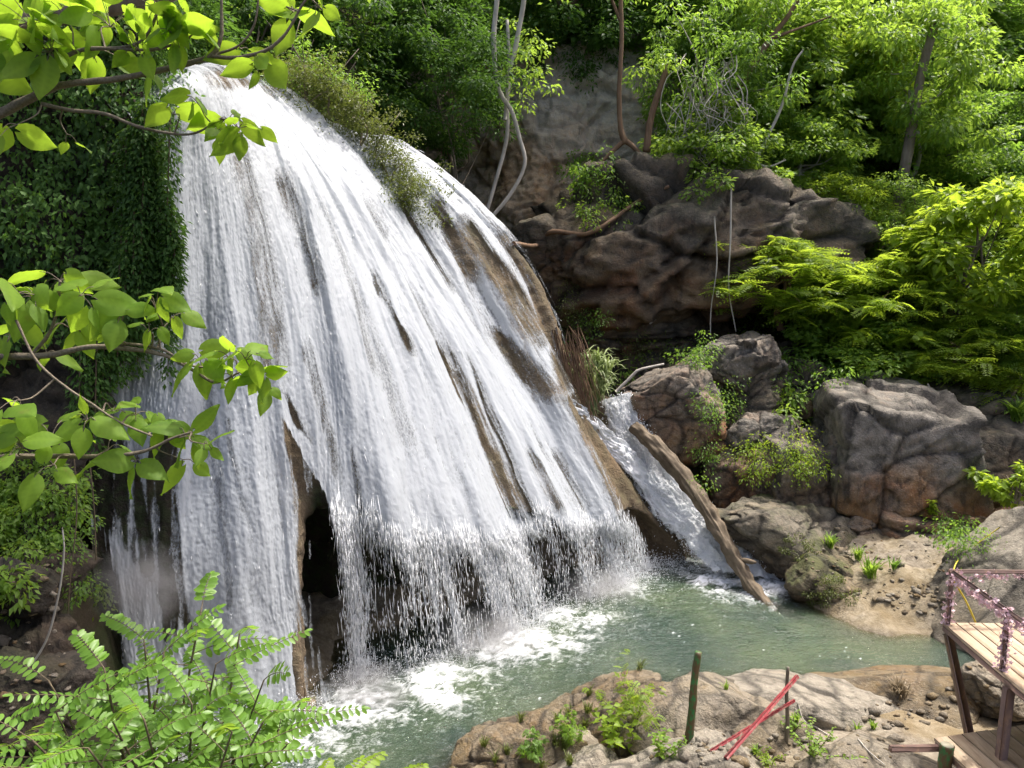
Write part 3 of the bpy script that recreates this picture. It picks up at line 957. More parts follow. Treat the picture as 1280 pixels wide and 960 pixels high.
specks = perlin(stack(WX * 5, WY * 9, 0 * WX + 20)) + 0.6 * perlin(stack(WX * 13, WY * 18, 0 * WX + 22))
fm = np.maximum(fm, (specks - 0.74 + 0.25 * perlin(stack(WX * 0.6, WY * 0.6, 0 * WX))) * 2.2)
hW = 0.016 * fbm(stack(WX * 2.6 + warp[..., 0] * 0.5, WY * 4.5, 0 * WX + 2), 4) * (0.7 + 2.0 * ring) + 0.10 * foam * (0.5 + np.abs(perlin(stack(WX * 4, WY * 4, 0 * WX + 8)))) + 0.03 * foam * lace2
dpt = (-ground_h(WX, WY)).clip(0)
for kk in range(40):          # the sunk end of the log lies just under the surface
    ca, cb = at(945, 741, 17.4), at(992, 800, 16.3)
    lp_ = ca + (cb - ca) * kk / 39
    dd_ = np.hypot(WX - lp_[0], WY - lp_[1])
    dpt = np.where(dd_ < 0.19, np.minimum(dpt, max(0.0, -lp_[2] - 0.15) * 0.8 + 0.04), dpt)
inside = pool_sd(WX, WY) < 1.0
m = NT("pool_water")
dp, fo = m.attr("depth"), m.attr("foam")
turb = m.math("SUBTRACT", 1.0, m.math("POWER", 2.718, m.math("MULTIPLY", dp, -2.2)))
n1 = m.noise(m.pos(), 0.5, 4)
nb = m.noise(m.pos((1, 1.5, 1)), 9, 3)
nb2 = m.noise(m.pos((1, 1.6, 1)), 26, 2)
murk = m.mix(m.val(n1, 0.38, 0.62), (0.02, 0.04, 0.029), (0.047, 0.072, 0.037))
nrm = m.bump(m.math("ADD", nb, m.math("MULTIPLY", nb2, 0.6)), 0.6, 0.06)
dif = m.n("ShaderNodeBsdfDiffuse", {"Color": murk, "Normal": nrm}).outputs[0]
trp = m.n("ShaderNodeBsdfTransparent", {"Color": (0.72, 0.74, 0.6, 1)}).outputs[0]
bodyw = m.mixs(turb, trp, dif)
fr = m.n("ShaderNodeFresnel", {"IOR": 1.33, "Normal": nrm}).outputs[0]
gl = m.n("ShaderNodeBsdfGlossy", {"Color": (1, 1, 1, 1), "Roughness": 0.06, "Normal": nrm}).outputs[0]
surf = m.mixs(fr, bodyw, gl)
fn = m.noise(m.pos(), 30, 3, 0.6)
ff = m.math("ADD", fo, m.val(fn, 0.3, 0.7, -0.14, 0.14))
whi = m.pbsdf((0.72, 0.75, 0.78), 0.5, m.bump(fn, 0.4, 0.03), 0.3)
MAT["water"] = m.done(m.mixs(m.val(ff, 0.06, 1.2), surf, whi))
Fc = grid_faces(len(wxs), len(wys)); Fc = Fc[inside.ravel()[Fc].any(1)]
used = np.unique(Fc); mp = np.full(WX.size, -1); mp[used] = np.arange(len(used))
pool = mesh_obj("water", stack(WX, WY, hW).reshape(-1, 3)[used], mp[Fc], MAT["water"], attrs={"depth": dpt.ravel()[used], "foam": fm.ravel()[used]})
tag(pool, kind="structure")

# ================================================================== cliffs
def cliff(name, cols, nu, nv, mat, amp, freq, tint0, seed=0, strata=0.0, block=1.5):
    ctrl = np.array([[at(*q) for q in c] for c in cols])
    P = surf_eval(ctrl, nu, nv); N = normals(P)
    if (N[nu // 2, nv // 2] @ np.array([0.1, -1, 0.1])) < 0: N = -N
    d = amp * fbm(P * freq + seed, 4)
    cd, cval, cj = crag(P, block, seed)
    d = d + cd * (1.0 if block < 2 else 0.3) + (0.12 * ridged(P * 0.9 + seed, 4) if block > 2 else 0)
    if strata: d = d + strata * np.round(2.5 * perlin(P * np.array([0.25, 0.25, 2.2]) + seed)) / 2.5
    Pd = P + N * d[..., None]
    o = mesh_obj(name, Pd, grid_faces(nu, nv), mat, attrs={"tint": tint0(P) + 0.6 * (cval - 0.5), "cell": 0.25 + 0.5 * cval, "joint": cj * (1.0 if block < 2 else 0.25)})
    tag(o, kind="structure"); add_static(o)
    return Pd, N


def colz(px, rows):
    return [(px + dx, py, Y) for py, Y, dx in rows]


rowsC = lambda dY: [(-90, 32 + dY, 0), (20, 31 + dY, 0), (90, 30.2 + dY, 0), (160, 29.6 + dY, 0), (230, 29 + dY, 0), (300, 28.5 + dY, 0), (380, 28 + dY, 0), (470, 26.5 + dY, 0), (560, 24.5 + dY, 0)]
PC, NC = cliff("cliff", [colz(x, rowsC(d)) for x, d in ((440, 2.5), (520, 3.0), (590, 2.2), (640, 0.6), (700, 0.0), (760, 0.3), (820, 0.5), (900, 1.2), (980, 1.6), (1060, 2.4))], 240, 240,
              MAT["rock_pale"], 0.34, 0.42, lambda P: np.clip(0.35 + 0.6 * perlin(P * 0.3) + 0.5 * sstep(11.5, 9, P[..., 2]), 0, 1), 3, 0.12, 2.6)
rowsL = [(-120, 13.6), (40, 13.3), (150, 12.95), (260, 12.7), (370, 12.4), (470, 12.0), (570, 11.2), (680, 10.2), (800, 9.3), (920, 8.4), (1060, 7.4)]
edgeL = [176, 170, 178, 158, 168, 140, 112, 98, 92, 90, 90]
PL, NL = cliff("cliff", [[(-420 + (e_ + 420) * f + g_, py, Y + d) for (py, Y), e_ in zip(rowsL, edgeL)] for f, g_, d in
              ((0, 0, 0), (0.35, 0, 0.1), (0.6, 0, 0.1), (0.78, 0, 0.1), (0.92, 0, 0.1), (1.0, -8, 0.3), (1.0, 4, 1.1))], 150, 200,
              MAT["earth"], 0.3, 0.8, lambda P: np.clip(0.4 + 0.7 * perlin(P * 0.6), 0, 1), 11, 0.0, 0.7)

PB2, NB2 = cliff("cliff", [colz(x, [(430, 25.2 + d, 0), (490, 24.0 + d, 0), (540, 23.3 + d, 0), (600, 22.4 + d, 0), (660, 21.5 + d, 0), (730, 20.6 + d, 0)]) for x, d in
              ((770, 0.6), (840, 0.3), (920, 0.2), (1000, 0.1), (1080, 0), (1160, -0.1), (1240, -0.2), (1330, -0.4), (1440, -0.8))], 260, 130,
              MAT["rock_dark"], 0.3, 0.6, lambda P: np.clip(0.3 + 0.5 * perlin(P * 0.6) + 0.4 * sstep(2.5, 1.0, P[..., 2]), 0, 1), 21, 0.0, 1.1)

# ================================================================== boulders
_ico = {}


def ico(sub):
    if sub not in _ico:
        b = bmesh.new(); bmesh.ops.create_icosphere(b, subdivisions=sub, radius=1)
        _ico[sub] = (np.array([v.co[:] for v in b.verts]), np.array([[v.index for v in f.verts] for f in b.faces]))
        b.free()
    return _ico[sub]


def boulder(name, label, px, py, hw, hh, Y, depth=0.85, mat="rock", seed=0, sub=6, rough=0.1, planes=13, tint=(0.0, 0.9), blend=58, strata=0.0, box=0.0, crk=0.85, grow=1.1, tilt=0.0, cat="boulder", group=None, zrot=None, rest=None):
    r = np.random.default_rng(seed + 100)
    D, T = ico(sub)
    n = r.normal(size=(planes, 3)); n /= np.linalg.norm(n, axis=1)[:, None]
    dist = r.uniform(0.5, 0.95, planes)
    if box:
        bn = np.array([[1, 0.1, 0.1], [-1, 0.05, 0.1], [0.1, -1, 0.12], [0, 1, 0], [0.08, -0.15, 1], [0, 0, -1]], float) + r.normal(0, 0.08, (6, 3)); bn /= np.linalg.norm(bn, axis=1)[:, None]
        n = np.concatenate([n, bn]); dist = np.concatenate([dist + 0.12, np.full(6, box)])
    n2_ = r.normal(size=(34, 3)); n2_ /= np.linalg.norm(n2_, axis=1)[:, None]
    n = np.concatenate([n, n2_]); dist = np.concatenate([dist, r.uniform(0.86, 1.06, 34)])
    Dw = D + 0.07 * np.stack([perlin(D * 1.7 + seed * 3.1 + k * 40) for k in range(3)], -1)
    q = (Dw @ n.T) / dist[None]
    rad = 1.0 / (np.log(np.exp(q * blend).sum(1) + np.exp(blend * 0.82)) / blend)
    P = D * rad[:, None]
    P = (P - (P.max(0) + P.min(0)) / 2) / ((P.max(0) - P.min(0)) / 2)
    c = at(px, py, Y)
    dist_ = np.linalg.norm(c - [0, 0, CAMZ])
    s = np.array([hw, 0, hh]) * dist_ / F
    s *= grow
    s[1] = depth * (s[0] + s[2]) / 2
    P = P * s
    if tilt:
        ca, sa = math.cos(R(tilt)), math.sin(R(tilt))
        P = np.stack([P[:, 0] * ca - P[:, 2] * sa, P[:, 1], P[:, 0] * sa + P[:, 2] * ca], -1)
    Pw = P + c
    N = D
    fr = 0.9 / max(0.4, s.mean())
    cd, cval, cj = crag(Pw, crk * max(0.35, s.mean()), seed)
    d = rough * s.mean() * (fbm(Pw * fr + seed, 4, 0.5) * 0.45 + 0.16 * ridged(Pw * fr * 3.1 + seed, 3)) + cd * (0.85 if rough > 0.12 else 0.42 if rough > 0.05 else 0.14)
    if strata: d = d + strata * s.mean() * np.round(2 * perlin(Pw * np.array([0.3, 0.3, 2.6]) / max(0.5, s[2]) + seed)) / 2
    Pw = Pw + N * d[:, None]
    zr = np.clip((c[2] + s[2] - Pw[:, 2]) / (2 * s[2]), 0, 1)
    tint = (tint[0] + 0.1, tint[1] + 0.1)
    tn = tint[0] + (tint[1] - tint[0]) * sstep(0.3, 0.75, zr + 0.22 * perlin(Pw * 1.1 + seed)) + 0.55 * (cval - 0.5)
    o = mesh_obj(name, Pw - c, T, MAT[mat], None, True, {"tint": tn, "cell": cval, "joint": cj})
    o.location = tuple(c)
    tag(o, label, cat, group)
    add_static(o)
    return o


BO = [
    # label, px, py, hw, hh, Y, opts
    ("tan-sided grey boulder at the top of the side cascade, right of the reed clump", 838, 512, 58, 62, 21.8, dict(seed=1, tint=(0.1, 0.75), mat="rock", tilt=-12)),
    ("small light grey boulder wedged atop the tan-sided boulder by the cascade", 872, 470, 30, 24, 22.6, dict(seed=22, tint=(0, 0.2), sub=5)),
    ("pale grey angular boulder with a flat sloping top, highest in the boulder pile", 926, 458, 48, 36, 22.9, dict(seed=3, tint=(0.0, 0.1), depth=1.1)),
    ("dark shaded boulder under the flat-topped grey one", 915, 520, 66, 52, 22.9, dict(seed=4, mat="rock_dark", tint=(0.2, 0.6))),
    ("pointed grey boulder with a rust patch, left of the cracked brown rock", 955, 556, 46, 38, 21.4, dict(seed=5, tint=(0.0, 0.9))),
    ("rust-stained boulder directly behind the slanting log", 930, 600, 44, 48, 21.0, dict(seed=6, tint=(0.3, 1.0))),
    ("brown boulder split by a diagonal crack, beside the big black-topped boulder", 1010, 610, 58, 66, 21.0, dict(seed=7, tint=(0.1, 1.1), box=0.65)),
    ("large black-topped boulder with a smooth brown lower face, centre of the right bank", 1098, 588, 70, 96, 21.2, dict(seed=8, tint=(-0.2, 1.2), planes=8, rough=0.07, depth=1.0, box=0.62)),
    ("wide dark grey rock wall with brown bands along the right bank", 1222, 585, 84, 72, 21.4, dict(seed=9, tint=(-0.1, 1.0), mat="rock_dark", rough=0.09, box=0.6)),
    ("low layered brown rock at the foot of the wide dark rock", 1195, 668, 95, 40, 20.0, dict(box=0.6, seed=10, tint=(0.5, 1.0), strata=0.12)),
    ("flat grey slab rock sloping to the pool right of the log", 985, 672, 88, 40, 19.0, dict(seed=11, tint=(0.0, 0.6), tilt=-14, mat="rock_moss")),
    ("mossy low rock at the waterline right of the cascade foam", 1050, 750, 66, 40, 17.6, dict(seed=12, tint=(0.5, 0.9), mat="rock_moss", tilt=-16, planes=18)),
    ("pale flat stone at the water's edge below the sand", 1092, 772, 20, 9, 16.5, dict(seed=13, tint=(0, 0), sub=4, mat="rock_near", cat="stone")),
    ("small grey flat stone on the sand bank", 1121, 743, 12, 5, 17.2, dict(seed=14, tint=(0, 0), sub=4, mat="rock", cat="stone")),
    ("small tan flat stone on the sand beside the platform", 1160, 745, 15, 7, 16.9, dict(seed=15, tint=(0.5, 0.9), sub=4, mat="rock_near", cat="stone")),
    ("smooth grey sloping rock behind the railed platform", 1290, 735, 112, 70, 15.6, dict(seed=16, tint=(-0.1, 0.25), mat="rock_near", rough=0.05, planes=8, depth=1.0, tilt=14, grow=1.0)),
    ("huge overhanging dark cliff block with red stains above the black hollow", 868, 312, 172, 92, 27.4, dict(seed=17, tint=(0.05, 0.8), mat="rock_dark", depth=0.7, rough=0.16, planes=16, box=0.72, crk=0.7)),
    ("dark root-covered rock left of the overhanging block", 716, 316, 84, 54, 27.2, dict(seed=18, tint=(0.2, 0.7), mat="rock_dark", rough=0.12)),
    ("dark grey rock half hidden in leaves right of the overhanging block", 985, 292, 60, 48, 28.3, dict(seed=19, tint=(-0.2, 0.2), mat="rock_dark")),
    ("long flat ledge of layered rock below the black hollow", 800, 428, 125, 34, 26.4, dict(seed=20, tint=(0.3, 0.8), mat="rock_dark", strata=0.2, depth=0.5)),
    ("tan rock capped with leaves above the wide dark rock", 1215, 508, 86, 26, 22.6, dict(seed=21, tint=(0.3, 0.7), mat="rock_moss", strata=0.1)),
    ("brown wet rock under the log beside the cascade", 842, 612, 34, 46, 21.0, dict(seed=23, tint=(0.5, 1.0), mat="rock_moss", tilt=-20)),
    ("dark boulder in the shade under the feathery tree", 1010, 500, 50, 42, 23.2, dict(seed=24, tint=(0.1, 0.5), mat="rock_dark")),
    ("lower brown rock between the cracked boulder and the sand", 1080, 668, 60, 30, 19.9, dict(seed=25, tint=(0.3, 1.0), strata=0.1)),
    ("tan rock shelf with weeds in its joints below the cracked brown boulder", 1042, 706, 56, 20, 18.6, dict(seed=50, tint=(0.2, 0.8), mat="rock_moss", tilt=-10)),
    ("low tan rock between the grass tufts and the layered brown rock", 1140, 700, 44, 16, 18.9, dict(seed=51, tint=(0.3, 0.9), mat="rock_moss")),
    ("half-buried tan slab on the sand near the mossy waterline rock", 1108, 752, 46, 14, 17.3, dict(seed=52, tint=(0.3, 0.9), mat="rock_near", tilt=-6)),
    ("small brown rock where the sand meets the water by the platform's far leg", 1160, 778, 26, 12, 16.4, dict(seed=53, tint=(0.5, 0.9), mat="rock_moss", sub=5)),
    # near bank
    ("long pale slab rising from the pool like a whale's back on the near bank", 1035, 893, 165, 30, 12.3, dict(grow=1.0, seed=30, tint=(-0.15, 0.35), mat="rock_near", depth=0.55, rough=0.05, planes=9, tilt=-13)),
    ("orange-brown weedy rock at the near edge of the pool", 755, 905, 88, 42, 11.9, dict(seed=31, tint=(0.55, 1.1), mat="rock_near", depth=0.9, tilt=10, rough=0.08)),
    ("broad brown-grey slab behind the green post on the near bank", 890, 905, 95, 42, 11.4, dict(seed=32, tint=(0.3, 0.8), mat="rock_near", depth=1.0, rough=0.05)),
    ("pale grey rounded rock at the bottom edge under the leafy seedling", 855, 972, 88, 38, 10.2, dict(seed=33, tint=(-0.1, 0.2), mat="rock_near", rough=0.06, depth=1.0)),
    ("small pale rock left of the leafy seedling at the bottom edge", 735, 962, 40, 24, 10.5, dict(seed=34, tint=(-0.1, 0.2), mat="rock_near", sub=5)),
    ("brown shore rock sloping into the water at the bottom centre", 640, 945, 80, 30, 11.2, dict(seed=35, tint=(0.6, 1.1), mat="rock_near", tilt=22, depth=0.8)),
    ("flat tan rock in the soil near the lower platform", 1080, 948, 70, 16, 10.4, dict(seed=36, tint=(0.2, 0.7), mat="rock_near", depth=1.2, rough=0.05)),
    ("tan rock under the railed platform by the brace legs", 1265, 868, 44, 24, 12.2, dict(seed=37, tint=(0.2, 0.6), mat="rock_near")),
    ("brown underwater rock in the shallows beside the whale-backed slab", 1120, 872, 110, 26, 12.9, dict(seed=38, tint=(0.7, 1.1), mat="rock_near", depth=1.0, rough=0.04)),
    # left bank
    ("grey rock sticking out of the earth bank left of the falls", 22, 735, 34, 30, 9.6, dict(seed=40, tint=(0.0, 0.4), mat="earth", sub=5)),
    ("dark grey rock low on the earth bank behind the pinnate shrub", 30, 880, 70, 46, 8.6, dict(seed=41, tint=(0.0, 0.3), mat="earth")),
]
for lab, px, py, hw, hh, Y, kw in BO:
    kw = dict(kw); c_ = kw.get("cat", "boulder")
    boulder({"boulder": "boulder", "stone": "flat_stone"}[c_], lab, px, py, hw, hh, Y, **kw)

# ---- the fallen log
lg = empty("fallen_log", at(955, 745, 18.55), "long weathered bare log leaning from the boulders down into the pool", "log")
mb = MB()
path = spline([at(792, 533, 20.6), at(822, 560, 20.0), at(860, 603, 19.3), at(893, 653, 18.55), at(918, 698, 18.0), at(945, 741, 17.4), at(992, 800, 16.3)], 70)
mb.tube(path, [0.17, 0.24, 0.22, 0.2, 0.185, 0.175, 0.14], 40, wob=0.4, groove=0.28)
mb.build("trunk", MAT["log"], lg)
mb = MB()
mb.tube(spline([at(924, 700, 17.95), at(938, 702, 17.7), at(945, 703, 17.6)], 8), [0.08, 0.06, 0.03], 8, wob=0.3)
mb.build("branch_stub", MAT["log"], lg)
for ch in lg.children: add_static(ch)

# ================================================================== loose pebbles and litter
r = np.random.default_rng(201)
D8, T8 = ico(1)
V, Fq, tn, nv_ = [], [], [], 0
spots = [(1120, 715, 80, 40, 90), (1060, 690, 60, 40, 40), (1150, 750, 40, 20, 40), (1000, 935, 140, 24, 60), (900, 945, 90, 18, 25), (1130, 890, 60, 24, 40), (40, 800, 60, 100, 60), (1230, 860, 50, 30, 40)]
for px, py, sx_, sy_, n in spots:
    for k in range(n):
        a_, q_ = r.uniform(0, 6.28), math.sqrt(r.uniform(0, 1))
        p, nn, d = hit(px + sx_ * q_ * math.cos(a_), py + sy_ * q_ * math.sin(a_))
        if p[2] < 0.02: continue
        s_ = r.gamma(1.6, 0.016) + 0.012
        v = D8 * (1 + 0.35 * r.normal(size=(len(D8), 1))).clip(0.6, 1.4) * s_ * np.array([r.uniform(0.8, 1.6), r.uniform(0.8, 1.4), r.uniform(0.4, 0.8)]) + p + [0, 0, s_ * 0.15]
        V.append(v); Fq.append(T8 + nv_); nv_ += len(v); tn.append(np.full(len(v), r.uniform(-0.2, 1)))
o = mesh_obj("gravel", np.concatenate(V), np.concatenate(Fq), MAT["rock_near"], None, False, {"tint": np.concatenate(tn)})
tag(o, "loose pebbles and small stones scattered over the sand and slabs", "gravel", kind="stuff")

# ================================================================== mist where the water lands
m = NT("spray_mist")
cor = m.n("ShaderNodeVectorMath", {0: m.obj()}, operation="LENGTH").outputs["Value"]
nz = m.noise(m.obj(), 2.2, 3)
den = m.math("MULTIPLY", m.val(cor, 1.0, 0.15), m.val(nz, 0.35, 0.7))
den = m.math("MULTIPLY", den, 2.6)
pv = m.n("ShaderNodeVolumePrincipled", {"Color": (0.95, 0.96, 0.97, 1), "Density": den, "Anisotropy": 0.2}).outputs[0]
m.t.links.new(pv, m.out.inputs["Volume"])
MAT["mist"] = m.m
D8, T8 = ico(3)
for lab, px, py, rx_, rz_ in (("faint white mist where the broad falls hit the pool", 610, 800, 1.35, 0.75), ("faint white mist at the foot of the thin stream", 460, 868, 0.9, 0.6),
                              ("faint white mist under the far veil of water", 745, 735, 1.2, 0.6), ("drifting spray over the dark rock left of the left curtain", 175, 735, 0.8, 0.8)):
    c = atz(px, py, 0.2) if px > 300 else at(px, py, 11.3)
    o = mesh_obj("mist", D8, T8, MAT["mist"])
    o.location = tuple(c); o.scale = (rx_, rx_ * 0.7, rz_)
    tag(o, lab, "mist", "spray mist", "stuff")
# ================================================================== vegetation
def rnd_dirs(r, n):
    v = r.normal(size=(n, 3)); return v / np.linalg.norm(v, axis=1)[:, None]


def clump_leaves(mb, r, C, rad, n, L, asp, tint, droop=0.35, flat=0.5, up=1.0, curl=0.15):
    """n leaves in a flattened clump round C, tips outwards and a little down"""
    d = rnd_dirs(r, n)
    q = r.uniform(0.25, 1, n)[:, None] ** 0.6
    p = C + d * q * rad * np.array([1, 1, flat])
    D = d * np.array([1, 1, 0.4]) + r.normal(size=(n, 3)) * 0.35 + np.array([0, 0, -droop])
    U = np.array([0, 0, up]) + r.normal(size=(n, 3)) * 0.45 + d * 0.3
    l = L * r.uniform(0.65, 1.2, n)
    mb.leaves(p, D, U, l, l * asp * 0.5, np.clip(tint + r.normal(0, 0.16, n), 0, 1), 0.2, curl)


def clump_fronds(mb, r, C, rad, n, L, tint, pairs=7):
    """feathery sprays: n leaflets shared over flat compound leaves"""
    nf = max(2, n // (2 * pairs))
    a = r.uniform(0, 2 * np.pi, nf)
    el = r.uniform(-0.55, 0.6, nf)
    D = np.stack([np.cos(a), np.sin(a), el], -1)
    base = C + rnd_dirs(r, nf) * rad * 0.35 * np.array([1, 1, 0.5])
    fl = rad * r.uniform(0.6, 1.05, nf)
    t = np.linspace(0.15, 1, pairs)
    cen = base[:, None] + D[:, None] * fl[:, None, None] * t[None, :, None] + np.array([0, 0, -1.0]) * (fl[:, None, None] * 0.35 * t[None, :, None] ** 2)
    up = np.array([0, 0, 1.0]) + r.normal(size=(nf, 3)) * 0.5
    side = np.cross(D, up); side /= np.linalg.norm(side, axis=1)[:, None]
    for s in (-1, 1):
        dd = s * side[:, None] + D[:, None] * 0.45 + np.array([0, 0, -0.25])
        dd = np.broadcast_to(dd, cen.shape).reshape(-1, 3)
        uu = np.broadcast_to(up[:, None], cen.shape).reshape(-1, 3)
        m_ = len(dd)
        l = L * r.uniform(0.8, 1.15, m_) * np.tile(np.sin(np.pi * (0.2 + 0.75 * t)) * 0.4 + 0.6, nf)
        mb.leaves(cen.reshape(-1, 3), dd, uu, l, l * 0.2, np.clip(tint + r.normal(0, 0.1, m_), 0, 1), 0.1, 0.12)


def crown_data(seed, rad, nclump, lpc, L, asp=0.5, style="broad", hollow=0.35, lumps=0.35):
    r = np.random.default_rng(seed)
    rad = np.asarray(rad, float)
    mb = MB(); cc = []
    d = rnd_dirs(r, nclump * 2)
    lum = 1 + lumps * perlin(d * 1.6 + seed * 7.7) * 1.6
    q = (hollow + (1 - hollow) * r.uniform(0, 1, nclump * 2)) ** 0.7
    P = d * (q * lum)[:, None] * rad
    keep = P[:, 2] > -0.75 * rad[2]
    P = P[keep][:nclump]
    mean = rad.mean()
    for p in P:
        cr = mean * r.uniform(0.16, 0.3)
        tn = np.clip(0.45 + r.normal(0, 0.18), 0, 1)
        if style == "feather": clump_fronds(mb, r, p, cr * 1.2, lpc, L, tn)
        elif style == "droop": clump_leaves(mb, r, p, cr, lpc, L, asp, tn, 0.5, 0.65, 0.8)
        else: clump_leaves(mb, r, p, cr, lpc, L, asp, tn)
        cc.append(p)
    return mb, np.array(cc)


def make_trunk(mb, seed, base, top, r0, targets, crown_c, bend=0.25, nlimb=9):
    r = np.random.default_rng(seed)
    base, top = np.asarray(base, float), np.asarray(top, float)
    h = np.linalg.norm(top - base)
    mids = [base + (top - base) * f + r.normal(size=3) * np.array([1, 1, 0.2]) * bend * h * 0.25 * math.sin(math.pi * f) for f in (0.3, 0.55, 0.8)]
    path = spline([base] + mids + [top], 22)
    mb.tube(path, [r0 * 1.5, r0, r0 * 0.8, r0 * 0.5], 9, wob=0.25)
    if len(targets):
        k = r.choice(len(targets), min(nlimb, len(targets)), replace=False)
        for t in targets[k]:
            s = path[r.integers(11, 21)]
            e = crown_c + t
            m_ = (s + e) / 2 + np.array([0, 0, -0.08 * np.linalg.norm(e - s)]) + r.normal(size=3) * 0.08 * np.linalg.norm(e - s)
            mb.tube(spline([s, m_, e], 9), [r0 * 0.42, r0 * 0.28, r0 * 0.1], 6, wob=0.2)
    return path


PROTO = {}


def proto(key, *a, **k):
    """crown shared by several trees: first use builds, later uses share the mesh"""
    if key not in PROTO: PROTO[key] = [crown_data(*a, **k), None]
    return PROTO[key]


def tree(label, px, py, Y, rx, ry, key, mat, bark="bark", group=None, name="tree", r0=0.085, rot=None, base=None, lean=0.0, cat="tree", trunk_h=None):
    """crown centred on photo point (px,py) at distance Y; trunk down to the ground"""
    c = at(px, py, Y)
    (mb, cc), me = PROTO[key]
    s = mpp(Y)
    sx, sz = rx * s * 1.2, ry * s * 1.2
    b = np.array(base) if base is not None else drop(c[0] + lean, c[1] + 0.4, c[2] + 1.0)
    if b[2] > c[2] - 0.3 * sz: b[2] = c[2] - 0.9 * sz
    e = empty(name, b, label, cat, group)
    scale = np.array([sx, (sx + sz) / 2, sz])
    if me is None:
        o = mb.build("crown", MAT[mat], None); PROTO[key][1] = o.data; o.parent = e
    else:
        mm = me
        if me.materials[0] != MAT[mat]:
            mm = me.copy(); mm.materials.clear(); mm.materials.append(MAT[mat])
        o = bpy.data.objects.new("crown", mm); COL.objects.link(o); o.parent = e
    o.location = tuple(c - b); o.scale = tuple(scale)
    a = rng.uniform(0, 6.28) if rot is None else rot
    o.rotation_euler = (0, 0, a)
    tb = MB()
    rm = np.array([[math.cos(a), -math.sin(a), 0], [math.sin(a), math.cos(a), 0], [0, 0, 1]])
    tg = (cc @ rm.T) * scale                    # approx: the crown is nearly round
    h = c[2] - b[2]
    make_trunk(tb, int(px * 7 + py), b - [0, 0, 0.25], c + [0, 0, sz * 0.2], r0 or max(0.04, 0.028 * h + 0.02), tg[tg[:, 2] > -0.6 * sz], c, 0.3, 10)
    tb.build("trunk", MAT[bark], e)
    return e


# unit crowns (radius 1) - leaf sizes are in crown radii
proto("broad1", 1, (1, 1, 1), 100, 125, 0.088, 0.5)
proto("broad2", 2, (1, 1, 1), 90, 140, 0.075, 0.5)
proto("broad3", 3, (1, 1, 1), 105, 115, 0.09, 0.55, "droop")
proto("fine1", 4, (1, 1, 1), 110, 160, 0.06, 0.45)
proto("fine2", 5, (1, 1, 1), 100, 150, 0.064, 0.42, "droop")
proto("feather1", 6, (1, 1, 1), 120, 210, 0.075, 0.3, "feather", 0.3)
proto("feather2", 7, (1, 1, 1), 120, 210, 0.085, 0.3, "feather", 0.25)
proto("big1", 8, (1, 1, 1), 80, 60, 0.15, 0.5, "broad", 0.4)
proto("bush1", 9, (1, 1, 1), 42, 60, 0.13, 0.5)
proto("bush2", 10, (1, 1, 1), 36, 60, 0.17, 0.5, "droop", 0.2)
proto("bush3", 12, (1, 1, 1), 40, 84, 0.15, 0.3, "feather", 0.2)

